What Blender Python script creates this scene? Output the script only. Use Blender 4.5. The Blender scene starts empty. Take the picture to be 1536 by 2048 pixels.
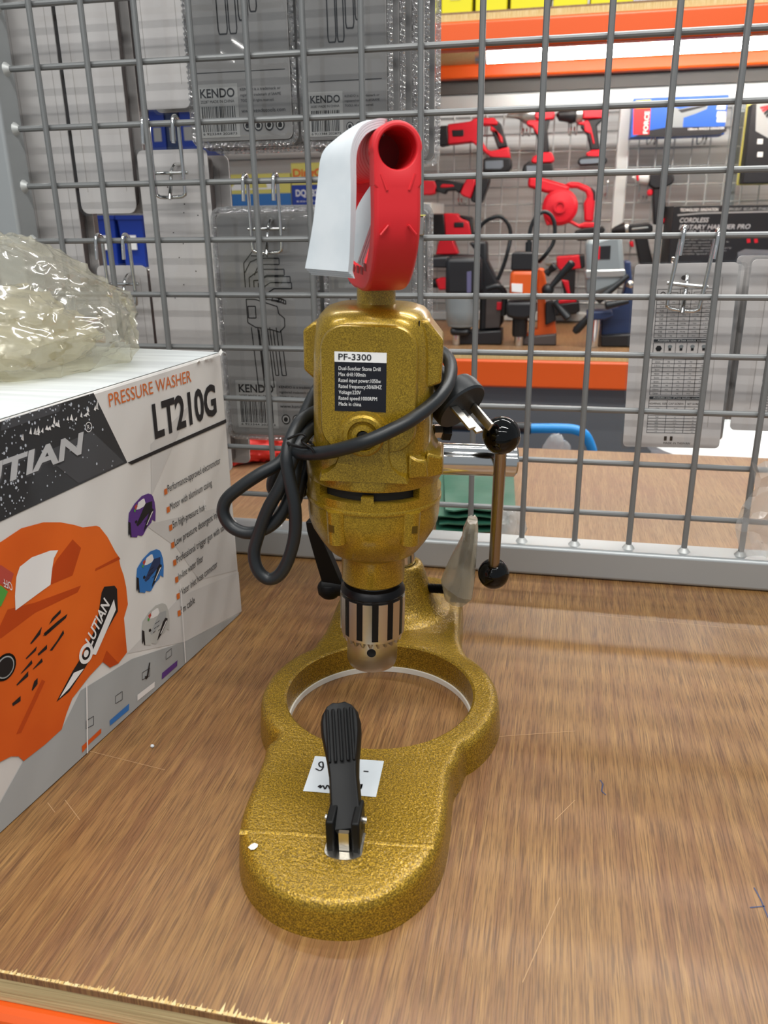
import bpy, bmesh, math, random
from mathutils import Matrix, Vector, noise
R = math.radians
rnd = random.Random(7)
scn = bpy.context.scene
col = scn.collection

# ------------------------------------------------------------------ camera
FPX, PITCH, ROLL, YAW, CZ = 1625.19, 0.34966, -0.01453, -0.21076, 0.331
cy, sy = math.cos(YAW), math.sin(YAW)
cp, sp = math.cos(PITCH), math.sin(PITCH)
cr, sr = math.cos(ROLL), math.sin(ROLL)
CAM = Vector((0, 0, CZ))
def _w(v):                       # levelled camera axes -> world axes (x along the rack, y into the aisle)
    return Vector((v[0]*cy + v[1]*sy, -v[0]*sy + v[1]*cy, v[2]))
def ray(px, py):
    a = (px - 768)/FPX; b = -(py - 1024)/FPX
    X = a*cr - b*sr; Y = a*sr + b*cr
    return _w((X, cp + Y*sp, -sp + Y*cp))
def AZ(px, py, z=0.0):           # point of the photo on the level z
    d = ray(px, py); return CAM + d*((z - CZ)/d.z)
def AY(px, py, y):               # point of the photo on the upright plane y
    d = ray(px, py); return CAM + d*(y/d.y)
right = _w((cr, sr*sp, sr*cp)); up = _w((-sr, cr*sp, cr*cp)); fwd = _w((0, cp, -sp))
cd = bpy.data.cameras.new('camera'); cam = bpy.data.objects.new('camera', cd); col.objects.link(cam)
cam.matrix_world = Matrix(((right.x, up.x, -fwd.x, 0), (right.y, up.y, -fwd.y, 0), (right.z, up.z, -fwd.z, CZ), (0, 0, 0, 1)))
cd.sensor_fit = 'VERTICAL'; cd.sensor_height = 36.0; cd.sensor_width = 27.0; cd.lens = FPX/2048*36
cd.clip_start = 0.01; cd.clip_end = 50
cd.dof.use_dof = True; cd.dof.focus_distance = 0.55; cd.dof.aperture_fstop = cd.lens*1e-3/0.0019
scn.camera = cam

# ------------------------------------------------------------------ light
scn.view_settings.view_transform = 'Standard'; scn.view_settings.look = 'None'
scn.view_settings.gamma = 1.0; scn.view_settings.use_curve_mapping = False
scn.view_settings.exposure = -0.12
world = bpy.data.worlds.new('room_light'); scn.world = world; world.use_nodes = True
world.node_tree.nodes['Background'].inputs[0].default_value = (0.86, 0.93, 1.0, 1)
world.node_tree.nodes['Background'].inputs[1].default_value = 0.38
def lamp(name, loc, sx, sy_, power, rz=0, colr=(1, 0.985, 0.95)):
    l = bpy.data.lights.new(name, 'AREA'); l.shape = 'RECTANGLE'; l.size = sx; l.size_y = sy_; l.energy = power; l.color = colr
    o = bpy.data.objects.new(name, l); col.objects.link(o); o.location = loc; o.rotation_euler = (0, 0, rz)
    return o
lamp('overhead_strip_light', (0.55, -0.15, 1.75), 1.3, 0.07, 24)
lamp('overhead_strip_light', (-0.75, -0.35, 1.75), 1.3, 0.07, 15)
lamp('overhead_strip_light', (0.3, 1.05, 1.9), 1.3, 0.07, 12)
lamp('overhead_strip_light', (-1.1, 1.45, 1.9), 1.3, 0.07, 20)  # unseen aisle lamp, put in to lift the dark background
lamp('overhead_strip_light', (0.5, 1.65, 1.9), 1.3, 0.07, 30)  # unseen lamp over the aisle, added to brighten the far wall
lamp('overhead_strip_light', (-0.62, -1.40, 1.75), 1.3, 0.07, 20)
lamp('overhead_strip_light', (-1.72, -5.25, 1.75), .62, 0.09, 14)
lamp('overhead_strip_light', (-3.35, -7.8, 1.75), 1.3, 0.06, 22)
lamp('overhead_strip_light', (0.9, -1.40, 1.75), 1.3, 0.07, 14)

# ------------------------------------------------------------------ materials
def lin(h):
    if isinstance(h, str):
        c = [int(h[i:i+2], 16)/255 for i in (0, 2, 4)]
        return tuple((x/12.92 if x <= .04045 else ((x+.055)/1.055)**2.4) for x in c) + (1,)
    return tuple(h) + (1,) if len(h) == 3 else h
MAT = {}
def mat(name, colr, rough=.5, metal=0., coat=0., var=None, bump=None, spec=None, trans=None):
    """var=(scale xyz, colour2, contrast lo, hi)  bump=(scale, strength, distance)"""
    m = bpy.data.materials.new(name); m.use_nodes = True; nt = m.node_tree; b = nt.nodes['Principled BSDF']
    b.inputs['Base Color'].default_value = lin(colr); b.inputs['Roughness'].default_value = rough; b.inputs['Metallic'].default_value = metal
    if coat: b.inputs['Coat Weight'].default_value = coat; b.inputs['Coat Roughness'].default_value = .12
    if spec is not None: b.inputs['Specular IOR Level'].default_value = spec
    tc = nt.nodes.new('ShaderNodeTexCoord')
    if var:
        sc, c2, lo, hi = var[:4]
        mp = nt.nodes.new('ShaderNodeMapping'); mp.inputs['Scale'].default_value = sc if not isinstance(sc, (int, float)) else (sc, sc, sc)
        nz = nt.nodes.new('ShaderNodeTexNoise'); nz.inputs['Scale'].default_value = 1; nz.inputs['Detail'].default_value = 3
        cr_ = nt.nodes.new('ShaderNodeValToRGB'); e = cr_.color_ramp.elements
        e[0].position = lo; e[1].position = hi; e[0].color = lin(colr); e[1].color = lin(c2)
        nt.links.new(tc.outputs['Object'], mp.inputs[0]); nt.links.new(mp.outputs[0], nz.inputs[0])
        nt.links.new(nz.outputs[0], cr_.inputs[0]); nt.links.new(cr_.outputs[0], b.inputs['Base Color'])
    if bump:
        sc, st, di = bump
        mp = nt.nodes.new('ShaderNodeMapping'); mp.inputs['Scale'].default_value = sc if not isinstance(sc, (int, float)) else (sc, sc, sc)
        nz = nt.nodes.new('ShaderNodeTexNoise'); nz.inputs['Scale'].default_value = 1; nz.inputs['Detail'].default_value = 2
        bp = nt.nodes.new('ShaderNodeBump'); bp.inputs['Strength'].default_value = st; bp.inputs['Distance'].default_value = di
        nt.links.new(tc.outputs['Object'], mp.inputs[0]); nt.links.new(mp.outputs[0], nz.inputs[0])
        nt.links.new(nz.outputs[0], bp.inputs['Height']); nt.links.new(bp.outputs[0], b.inputs['Normal'])
        if coat: nt.links.new(bp.outputs[0], b.inputs['Coat Normal'])
    MAT[name] = m
    return m
def film(name, tint, clear=.75, rough=.08, milky=None, bump=None, refl=.05):
    """thin clear or milky plastic sheet"""
    m = bpy.data.materials.new(name); m.use_nodes = True; nt = m.node_tree; nt.nodes.clear()
    out = nt.nodes.new('ShaderNodeOutputMaterial'); tr = nt.nodes.new('ShaderNodeBsdfTransparent'); tr.inputs[0].default_value = lin(tint)
    gl = nt.nodes.new('ShaderNodeBsdfGlossy'); gl.inputs['Roughness'].default_value = rough
    lw = nt.nodes.new('ShaderNodeLayerWeight'); lw.inputs[0].default_value = .5
    pw = nt.nodes.new('ShaderNodeMath'); pw.operation = 'POWER'; pw.inputs[1].default_value = 4.5; nt.links.new(lw.outputs['Facing'], pw.inputs[0])
    fr = nt.nodes.new('ShaderNodeMath'); fr.operation = 'MULTIPLY_ADD'; fr.inputs[1].default_value = .8; fr.inputs[2].default_value = refl; nt.links.new(pw.outputs[0], fr.inputs[0])
    mx = nt.nodes.new('ShaderNodeMixShader')
    base = tr
    if milky:
        df = nt.nodes.new('ShaderNodeBsdfDiffuse'); df.inputs[0].default_value = lin(milky)
        tl = nt.nodes.new('ShaderNodeBsdfTranslucent'); tl.inputs[0].default_value = lin(milky)
        m1 = nt.nodes.new('ShaderNodeMixShader'); m1.inputs[0].default_value = .5
        nt.links.new(df.outputs[0], m1.inputs[1]); nt.links.new(tl.outputs[0], m1.inputs[2])
        m2 = nt.nodes.new('ShaderNodeMixShader'); m2.inputs[0].default_value = clear
        nt.links.new(m1.outputs[0], m2.inputs[1]); nt.links.new(tr.outputs[0], m2.inputs[2]); base = m2
    nt.links.new(fr.outputs[0], mx.inputs[0]); nt.links.new(base.outputs[0], mx.inputs[1]); nt.links.new(gl.outputs[0], mx.inputs[2])
    nt.links.new(mx.outputs[0], out.inputs[0])
    if bump:
        tc = nt.nodes.new('ShaderNodeTexCoord'); nz = nt.nodes.new('ShaderNodeTexNoise'); nz.inputs['Scale'].default_value = bump[0]; nz.inputs['Detail'].default_value = 2
        bp = nt.nodes.new('ShaderNodeBump'); bp.inputs['Strength'].default_value = bump[1]; bp.inputs['Distance'].default_value = bump[2]
        nt.links.new(tc.outputs['Object'], nz.inputs[0]); nt.links.new(nz.outputs[0], bp.inputs['Height'])
        nt.links.new(bp.outputs[0], gl.inputs['Normal']); nt.links.new(bp.outputs[0], lw.inputs['Normal'])
    MAT[name] = m
    return m
def wood(name, dark, mid, light, rough=.42, bump=.25, red='8a5f45'):
    m = bpy.data.materials.new(name); m.use_nodes = True; nt = m.node_tree; b = nt.nodes['Principled BSDF']
    b.inputs['Roughness'].default_value = rough
    tc = nt.nodes.new('ShaderNodeTexCoord')
    def nz(sc, det, ro=.6, dist=0.):
        mp = nt.nodes.new('ShaderNodeMapping'); mp.inputs['Scale'].default_value = sc
        n = nt.nodes.new('ShaderNodeTexNoise'); n.inputs['Scale'].default_value = 1; n.inputs['Detail'].default_value = det
        n.inputs['Roughness'].default_value = ro; n.inputs['Distortion'].default_value = dist
        nt.links.new(tc.outputs['Object'], mp.inputs[0]); nt.links.new(mp.outputs[0], n.inputs[0]); return n
    fine = nz((1350, 34, 1), 3, .65); streak = nz((170, 7, 1), 4, .65, .3); broad = nz((8, 5, 1), 3, .6); light_ = nz((900, 11, 3), 3, .6)
    def ramp(src, lo, hi):
        r = nt.nodes.new('ShaderNodeMapRange'); r.inputs[1].default_value = lo; r.inputs[2].default_value = hi; r.interpolation_type = 'SMOOTHSTEP'
        nt.links.new(src, r.inputs[0]); return r.outputs[0]
    def mixc(f, a, c, k=1.):
        x = nt.nodes.new('ShaderNodeMix'); x.data_type = 'RGBA'
        g = f
        if k != 1.:
            q = nt.nodes.new('ShaderNodeMath'); q.operation = 'MULTIPLY'; q.inputs[1].default_value = k; nt.links.new(f, q.inputs[0]); g = q.outputs[0]
        nt.links.new(g, x.inputs[0])
        for sock, val in ((x.inputs[6], a), (x.inputs[7], c)):
            if isinstance(val, str): sock.default_value = lin(val)
            else: nt.links.new(val, sock)
        return x.outputs[2]
    c = mixc(ramp(broad.outputs[0], .35, .65), red, mid)
    c = mixc(ramp(streak.outputs[0], .38, .68), c, light, .45)
    c = mixc(ramp(light_.outputs[0], .56, .72), c, light, .6)
    inv = nt.nodes.new('ShaderNodeMath'); inv.operation = 'SUBTRACT'; inv.inputs[0].default_value = 1.; nt.links.new(ramp(fine.outputs[0], .36, .56), inv.inputs[1])
    c = mixc(inv.outputs[0], c, dark, .66)
    nt.links.new(c, b.inputs['Base Color'])
    bp = nt.nodes.new('ShaderNodeBump'); bp.inputs['Strength'].default_value = bump; bp.inputs['Distance'].default_value = .0006
    nt.links.new(fine.outputs[0], bp.inputs['Height']); nt.links.new(bp.outputs[0], b.inputs['Normal'])
    MAT[name] = m
wood('plywood', '482f1a', '856036', 'ac8550', .36, red='7b5536')
wood('plywood_far', '644930', '8c6b47', 'a98860', .46, red='835f43')
mat('ply_edge', 'a8966a', .7, var=((14, 400, 900), 'c9b585', .35, .65), bump=((8, 300, 900), .4, .001))
mat('scratch', 'b08d66', .6)
mat('splinter', 'dcc592', .8, var=((900, 60, 40), 'c7a566', .4, .6))
mat('orange_paint', 'de5716', .38, bump=(40, .08, .001))
mat('wire_paint', '7c7e7e', .42, .3)
mat('frame_paint', 'a9adae', .40, .45, bump=(60, .05, .0008))
mat('weld', 'c2c4c2', .5, .4)
mat('chrome', 'd8d8d6', .12, 1.0)
mat('steel', 'c4c0b8', .24, 1.0, bump=((30, 30, 600), .06, .0005))
mat('brushed_steel', 'c9c4bc', .30, 1.0, bump=((20, 20, 900), .1, .0004))
mat('crank_steel', 'a39a90', .2, 1.0)
mat('black_steel', '1c1c1e', .35, .7)
mat('gold_cast', '6f560c', .40, .5, .32, var=((1300, 1300, 1300), 'c19a28', .42, .66), bump=(520, .55, .0010))
mat('gold_smooth', '836812', .33, .5, .45, var=((1700, 1700, 1700), 'bf9c2a', .40, .66), bump=(500, .10, .0004))
mat('gold_dark', '5d4a12', .4, .55, .2)
mat('red_plastic', 'd8242c', .45, bump=(900, .06, .0003))
mat('red_hole_shade', '8f0a12', .5)  # handle red darkened to carry the shade inside its hollows
mat('black_rubber', '1a1e21', .42, bump=(700, .1, .0004))
mat('black_plastic', '08090a', .5, spec=.25)
mat('black_matte', '0c0c0d', .6)
mat('black_gloss', '040404', .05, 0, 0, spec=.4)
mat('void', '040404', .9)
mat('rubber_white', 'dedbd2', .6)
mat('white_paper', 'd0d6da', .75, var=((40, 40, 40), 'c6ced3', .4, .6))
mat('paper_edge', 'cfc7bd', .8)
mat('label_black', '12131c', .35)
mat('label_white', 'f0f0ee', .4)
mat('ink', '15151a', .5)
mat('card_white', 'dedcd8', .42, var=((5, 5, 5), 'cfccc8', .4, .65), bump=((9, 9, 9), .25, .004))
mat('card_top', 'c6cbcc', .38, var=((6, 90, 6), 'd8dddd', .45, .6), bump=((30, 9, 30), .3, .002))
mat('print_charcoal', '2e3033', .45, var=((14, 14, 14), '3b3e42', .46, .54))
mat('print_charcoal_light', '46484c', .45)
mat('print_silver', 'c6c8ca', .4, .2)
mat('print_orange', 'e0671f', .45, var=((12, 12, 12), 'cf5416', .35, .7))
mat('print_orange_dark', 'b8420f', .45)
mat('print_orange_text', 'd06a24', .5)
mat('print_red', 'b5483c', .5)
mat('print_green', '4f9a3f', .5)
mat('print_purple', '57307f', .5)
mat('dull_violet', '615d80', .5)
mat('print_blue', '2f72b8', .5)
mat('print_grey', 'a3a6a6', .5)
mat('print_greywhite', 'b7b7b2', .5)
mat('print_white', 'e6e4e2', .45)
mat('print_facet', 'cbc9c6', .45)
mat('print_dot', 'b9bfc8', .4)
mat('card_crease', 'bdb7b4', .6)
mat('card_grey', 'e2dddb', .62, var=((40, 40, 9), 'd8d2d0', .35, .7), bump=((3, 3, 3), .2, .004))
mat('card_side', '4e4644', .5)
mat('insert_grey', '8b8988', .6, var=((6, 6, 6), '939190', .4, .6))
mat('insert_dark', '5a5a60', .6)
mat('sticker_grey', 'a9a8a6', .6)
mat('tool_red', 'd6182c', .42)
mat('tool_dark', '1b1c20', .45)
mat('tool_grey', '8f9698', .4, .2)
mat('tool_silver', 'c9ccca', .28, .85)
mat('battery_face', '6f7a86', .4)
mat('mag_orange', 'd95a1c', .42)
mat('navy', '25365c', .45)
mat('blue_box', '1f5fc4', .4)
mat('blue_bin', '16389a', .4)
mat('yellow_box', 'd8d010', .45)
mat('yellow_card', 'd8cf6c', .5)
mat('far_grid', 'c3c7c6', .4, .3)
mat('far_frame', 'c9cdcc', .4, .2)
mat('wall_slat', 'e9e7e4', .55, var=((.6, .6, 55), 'd6d2ce', .44, .58))
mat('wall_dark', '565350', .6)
mat('panel_grey', '7b7d80', .30, bump=(2, .2, .01))
mat('floor_grey', '77736d', .4, var=((3, 3, 3), '827d76', .4, .6))
mat('blue_tube', '1f8fdc', .3)
mat('green_plastic', '2f6350', .42, bump=(30, .2, .003))
mat('white_plastic', 'e8eceb', .35)
mat('red_film', 'ee3b34', .35, bump=(60, .5, .004))
m_ = film('clear_film', 'f1f2f2', rough=.04, refl=.07)
film('crimp_film', 'e6e8ea', .62, rough=.14, milky='eceef0', bump=(420, 1.0, .02), refl=.40)
film('bag_film', 'f8f7f0', .80, .12, milky='efebdc', bump=(26, .30, .012), refl=.10)
film('bag_inner', 'f1eddc', .45, .16, milky='e6dfc6', bump=(40, .4, .010), refl=.09)
film('sleeve_film', 'f0eee6', .45, .22, milky='d2cdbb', bump=(90, .5, .006))
film('haze_film', 'f2f4f4', .62, .14, milky='e4e6e6', bump=(70, .7, .01))
m = bpy.data.materials.new('tube_glow'); m.use_nodes = True; b_ = m.node_tree.nodes['Principled BSDF']
b_.inputs['Emission Color'].default_value = (1, .99, .96, 1); b_.inputs['Emission Strength'].default_value = 32; MAT['tube_glow'] = m

# ------------------------------------------------------------------ mesh builder
def _frame(d):
    d = d.normalized(); a = Vector((0, 0, 1)) if abs(d.z) < .9 else Vector((1, 0, 0))
    u = d.cross(a).normalized(); return u, d.cross(u).normalized()
_tc = {}
def text_geo(body, shear=0., bold=0., space=1.):
    key = (body, shear, bold, space)
    if key in _tc: return _tc[key]
    cu = bpy.data.curves.new('lettering', 'FONT'); cu.body = body; cu.size = 1; cu.shear = shear; cu.offset = bold; cu.space_character = space
    cu.resolution_u = 3
    o = bpy.data.objects.new('lettering', cu); col.objects.link(o)
    bpy.context.view_layer.update()
    me = bpy.data.meshes.new_from_object(o.evaluated_get(bpy.context.evaluated_depsgraph_get()))
    v = [(p.co.x, p.co.y) for p in me.vertices]; f = [tuple(p.vertices) for p in me.polygons]
    bpy.data.objects.remove(o); bpy.data.curves.remove(cu); bpy.data.meshes.remove(me)
    _tc[key] = (v, f)
    return _tc[key]
class MB:
    def __init__(s, m='steel', M=None):
        s.v = []; s.f = []; s.mi = []; s.mats = []; s.M = M; s.m(m)
    def m(s, name):
        if name not in s.mats: s.mats.append(name)
        s.cur = s.mats.index(name); return s
    def add(s, verts, faces):
        o = len(s.v); M = s.M
        for p in verts:
            p = Vector(p); s.v.append(M @ p if M is not None else p)
        for f in faces: s.f.append(tuple(i + o for i in f)); s.mi.append(s.cur)
        return s
    def box(s, lo, hi):
        x0, y0, z0 = lo; x1, y1, z1 = hi
        v = [(x, y, z) for z in (z0, z1) for y in (y0, y1) for x in (x0, x1)]
        return s.add(v, [(0, 2, 3, 1), (4, 5, 7, 6), (0, 1, 5, 4), (2, 6, 7, 3), (0, 4, 6, 2), (1, 3, 7, 5)])
    def loft(s, rings, cap0=True, cap1=True, closed=True):
        n = len(rings[0]); v = [p for r in rings for p in r]; f = []
        for k in range(len(rings)-1):
            for i in range(n if closed else n-1):
                j = (i+1) % n; f.append((k*n+i, k*n+j, (k+1)*n+j, (k+1)*n+i))
        if cap0: f.append(tuple(range(n-1, -1, -1)))
        if cap1: f.append(tuple((len(rings)-1)*n + i for i in range(n)))
        return s.add(v, f)
    def tube(s, pts, r, n=10, closed=False):
        pts = [Vector(p) for p in pts]; K = len(pts); rings = []
        u = None
        for k, p in enumerate(pts):
            if closed: d = pts[(k+1) % K] - pts[k-1]
            else: d = pts[min(k+1, K-1)] - pts[max(k-1, 0)]
            d.normalize()
            if u is None: u = _frame(d)[0]
            else:
                u = u - d*u.dot(d); u.normalize()
            w = d.cross(u); rr = r[k] if isinstance(r, (list, tuple)) else r
            rings.append([p + (u*math.cos(2*math.pi*i/n) + w*math.sin(2*math.pi*i/n))*rr for i in range(n)])
        if closed: rings.append(rings[0])
        return s.loft(rings, not closed, not closed)
    def cyl(s, p0, p1, r0, r1=None, n=20):
        return s.tube([p0, p1], [r0, r0 if r1 is None else r1], n)
    def lathe(s, prof, o, ax=(0, 0, 1), n=32, closed=False):
        ax = Vector(ax).normalized(); u, w = _frame(ax); o = Vector(o)
        rings = [[o + ax*h + (u*math.cos(2*math.pi*i/n) + w*math.sin(2*math.pi*i/n))*max(r, 1e-5) for i in range(n)] for r, h in prof]
        if closed: rings.append(rings[0]); return s.loft(rings, False, False)
        return s.loft(rings, True, True)
    def ball(s, c, r, n=20, sc=(1, 1, 1)):
        k = n//2
        prof = [(math.sin(math.pi*i/k), -math.cos(math.pi*i/k)) for i in range(k+1)]
        rings = [[(c[0]+r*sc[0]*a*math.cos(2*math.pi*i/n), c[1]+r*sc[1]*a*math.sin(2*math.pi*i/n), c[2]+r*sc[2]*h) for i in range(n)] for a, h in [(max(p[0], .01), p[1]) for p in prof]]
        return s.loft(rings)
    def prism(s, pts, vec):
        pts = [Vector(p) for p in pts]; vec = Vector(vec); n = len(pts)
        return s.loft([pts, [p + vec for p in pts]])
    def poly(s, pts): return s.add(pts, [tuple(range(len(pts)))])
    def line(s, a, b, w, nrm):
        a = Vector(a); b = Vector(b); t = (b-a).cross(Vector(nrm)).normalized()*w/2
        return s.poly([a-t, b-t, b+t, a+t])
    def text(s, body, o, u, v, size=None, width=None, shear=0., bold=0., space=1., align='l', height=None):
        vs, fs = text_geo(body, shear, bold, space)
        if not vs: return s
        x0 = min(p[0] for p in vs); x1 = max(p[0] for p in vs)
        y1 = max(p[1] for p in vs)
        if height: size = height/.69
        sx = size if width is None else width/(x1-x0)
        if size is None: size = sx
        off = {'l': x0, 'c': (x0+x1)/2, 'r': x1}[align]
        o = Vector(o); u = Vector(u).normalized(); v = Vector(v).normalized()
        return s.add([o + u*((x-off)*sx) + v*(y*size) for x, y in vs], fs)
    def build(s, name, parent=None, smooth=35, bevel=None, seg=2):
        me = bpy.data.meshes.new(name)
        me.from_pydata([tuple(p) for p in s.v], [], s.f); me.validate()
        for m in s.mats: me.materials.append(MAT[m])
        if len(me.polygons) == len(s.mi): me.polygons.foreach_set('material_index', s.mi)
        bm = bmesh.new(); bm.from_mesh(me)
        bmesh.ops.remove_doubles(bm, verts=bm.verts, dist=1e-7)
        bmesh.ops.recalc_face_normals(bm, faces=bm.faces); bm.to_mesh(me); bm.free()
        o = bpy.data.objects.new(name, me); col.objects.link(o)
        if parent is not None:
            r = parent
            while r.parent is not None: r = r.parent
            me.transform(r.matrix_basis.inverted()); o.parent = parent
        else:                                   # origin at the base of the thing
            xs = [v.co for v in me.vertices]
            c = Vector(((min(p.x for p in xs)+max(p.x for p in xs))/2, (min(p.y for p in xs)+max(p.y for p in xs))/2, min(p.z for p in xs)))
            me.transform(Matrix.Translation(-c)); o.location = c
        if smooth:
            me.polygons.foreach_set('use_smooth', [True]*len(me.polygons)); me.set_sharp_from_angle(angle=R(smooth))
        if bevel:
            b = o.modifiers.new('edge', 'BEVEL'); b.width = bevel; b.segments = seg; b.limit_method = 'ANGLE'; b.angle_limit = R(40); b.harden_normals = False
        return o
def tag(o, label, cat, group=None, kind=None):
    if label: o['label'] = label
    if cat: o['category'] = cat
    if group: o['group'] = group
    if kind: o['kind'] = kind
    return o
def thing(name, label, cat, loc, group=None, rz=0.):
    o = bpy.data.objects.new(name, None); o.empty_display_size = .02; col.objects.link(o); o.location = loc; o.rotation_euler = (0, 0, rz)
    o.matrix_basis = Matrix.Translation(Vector(loc)) @ Matrix.Rotation(rz, 4, 'Z')
    return tag(o, label, cat, group)
def struct(o): o['kind'] = 'structure'; return o
def copy_tree(o, parent=None):
    c = o.copy(); col.objects.link(c); c.parent = parent
    for ch in [x for x in bpy.data.objects if x.parent == o]: copy_tree(ch, c)
    return c
def spline(pts, k=8, closed=False):          # Catmull-Rom through the points
    P = [Vector(p) for p in pts]; n = len(P); out = []
    for i in range(n if closed else n-1):
        a, b, c, d = (P[(i-1) % n], P[i], P[(i+1) % n], P[(i+2) % n]) if closed else (P[max(i-1, 0)], P[i], P[i+1], P[min(i+2, n-1)])
        for j in range(k):
            t = j/k
            out.append(.5*((2*b) + (c-a)*t + (2*a-5*b+4*c-d)*t*t + (3*b-a-3*c+d)*t**3))
    if not closed: out.append(P[-1])
    return out
def rrect(x0, x1, z0, z1, r, k=5):           # rounded rectangle, 2-D
    o = []
    for cx, cz, a0 in ((x1-r, z1-r, 0), (x0+r, z1-r, 90), (x0+r, z0+r, 180), (x1-r, z0+r, 270)):
        for i in range(k+1):
            a = R(a0 + 90*i/k); o.append((cx + r*math.cos(a), cz + r*math.sin(a)))
    return o

# ================================================================== SETTING
fl = MB('floor_grey').box((-4, -2.5, -.95), (4, 6, -.90)).build('floor'); struct(fl)
wb = MB('wall_slat').box((-4, 3.02, -.9), (4, 3.10, 2.6))
for k in range(60):
    z = -.85 + k*.055
    wb.m('wall_dark').box((-4, 3.016, z), (4, 3.0205, z+.003))
struct(wb.build('wall_back', smooth=None))

# ---- the near rack: plywood deck on an orange beam
PYP = .7501                                       # plane of the wire panel
wt = thing('plywood_deck', 'reddish brown plywood shelf board under the drill stand with splintered front edge', 'shelf board', (0, .7, -.018))
MB('plywood').box((-1.3, .24, -.0035), (1.1, .7496, 0)).build('veneer', wt, None)
ob = MB('ply_edge').box((-1.3, .2401, -.018), (1.1, .728, -.0036)).build('plywood_core', wt, None)
sp_ = MB('splinter')
x = -.30
while x < .25:
    big = .35 + 1.3*max(0, noise.noise(Vector((x*45, 3, 1))) + .3)*(1.5 if x > -.19 else .3)
    w = rnd.uniform(.0010, .0032); h = .0006 + abs(rnd.gauss(0, 1))*.0024*big
    sp_.poly([(x, .2403, .00018), (x+w, .2403, .00018), (x+w*rnd.uniform(.4, .8), .2403+h, .00018)])
    sp_.poly([(x, .2403, .00017), (x+w*1.1, .2403, .00017), (x+w*1.1, .2413+.0006*rnd.random(), .00017), (x, .2413+.0005*rnd.random(), .00017)])
    x += w*rnd.uniform(.7, 1.1)
sp_.build('splintered_edge', wt, None)['label'] = 'pale splintered strip along the front edge'
for (a, b) in [((1045, 1965), (1120, 1795)), ((1060, 1180), (1062, 1205)), ((130, 1600), (160, 1640)), ((95, 1605), (110, 1625)), ((970, 1475), (1150, 1462)), ((1190, 1230), (1500, 1260)), ((1110, 1640), (1150, 1600)), ((170, 1500), (330, 1540))]:
    MB('scratch').line(AZ(*a, .0002), AZ(*b, .0002), .0004, (0, 0, 1)).build('scratch', wt, None)
for stroke_ in ([(1200, 1560), (1206, 1568), (1203, 1582), (1212, 1590)], [(1508, 1775), (1522, 1800), (1536, 1835)], [(1500, 1815), (1530, 1812)]):
    ik = MB('navy')
    for a, b in zip(stroke_, stroke_[1:]): ik.line(AZ(*a, .0002), AZ(*b, .0002), .0007, (0, 0, 1))
    ik.build('ink_mark', wt, None)['label'] = 'small blue ink mark on the board'
bm_ = thing('rack_beam', 'orange steel beam carrying the front edge of the plywood shelf', 'rack beam', (0, .26, -.13))
MB('orange_paint').box((-1.3, .232, -.13), (1.1, .282, -.0185)).build('beam', bm_, None, bevel=.006, seg=3)
tag(MB('orange_paint').box((-1.3, .69, -.13), (1.1, .728, -.0185)).build('rack_beam', bevel=.004), 'orange steel beam under the back of the near plywood shelf, below the wire panel', 'rack beam')
cru = AZ(305, 1495, 0)
tag(MB('white_paper').ball((cru.x, cru.y, .0012), .0013, 8, (1.1, .9, .9)).build('paper_crumb'), 'tiny white crumb lying on the board beside the printed carton', 'crumb')

# ---- second deck behind the wire panel
d2 = thing('plywood_deck', 'lighter plywood shelf board seen through the wire panel', 'shelf board', (0, .96, -.018))
MB('plywood_far').box((-1.3, .7502, -.004), (1.1, 1.198, 0)).build('veneer', d2, None)
MB('ply_edge').box((-1.3, .772, -.018), (1.1, 1.198, -.0041)).build('plywood_core', d2, None)
tag(MB('orange_paint').box((-1.3, .772, -.13), (1.1, .81, -.0185)).build('rack_beam', bevel=.004), 'orange steel beam under the front of the shelf behind the wire panel', 'rack beam')
tag(MB('orange_paint').box((-1.3, 1.15, -.13), (1.1, 1.198, -.0185)).build('rack_beam', bevel=.004), 'orange steel beam under the aisle side of the shelf behind the wire panel', 'rack beam')
tag(MB('ply_edge').box((-1.3, .7282, -.13), (1.1, .7718, -.0042)).build('packing_strip', bevel=.001), 'wooden strip between the two plywood shelves beneath the wire panel', 'wood strip')

# ---- wire panel
wp = thing('mesh_display', 'grey wire mesh display panel standing on the shelf behind the drill', 'wire panel', (0, PYP, 0))
fx0, fx1 = -.541, .46
fr_ = MB('frame_paint').box((fx0, PYP-.0155, .0005), (fx1, PYP+.0155, .0305)).build('bottom_rail', wp, bevel=.0035, seg=3)
MB('frame_paint').box((fx0, PYP-.0155, .0305), (fx0+.031, PYP+.0155, .95)).build('side_post', wp, bevel=.0035, seg=3)
MB('frame_paint').box((fx1-.031, PYP-.0155, .0305), (fx1, PYP+.0155, .95)).build('side_post', wp, bevel=.0035, seg=3)
MB('frame_paint').box((fx0, PYP-.0155, .95), (fx1, PYP+.0155, .98)).build('top_rail', wp, bevel=.0035, seg=3)
wx = [.05*(1.0044*i - 6.2866) - .1605 for i in range(0, 18)]
wx = [x for x in wx if x < fx1-.035]
wz = [.512 - .05*j for j in range(-8, 10)]
for x in wx:
    w = MB('wire_paint').cyl((x, PYP-.0026, .0303), (x, PYP-.0026, .9502), .0027, n=10)
    w.m('weld').lathe([(.0001, 0), (.0062, .0), (.0048, .0018), (.003, .004), (.0001, .0042)], (x, PYP-.0026, .0303), n=10)
    w.build('upright_wire', wp)
for z in wz:
    w = MB('wire_paint').cyl((fx0+.0308, PYP+.0026, z), (fx1-.0308, PYP+.0026, z), .0027, n=10)
    w.m('weld').lathe([(.0001, 0), (.0064, .0), (.005, .0018), (.003, .0045), (.0001, .0046)], (fx0+.031, PYP+.0026, z), (1, 0, 0), n=10)
    w.build('cross_wire', wp)
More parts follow.
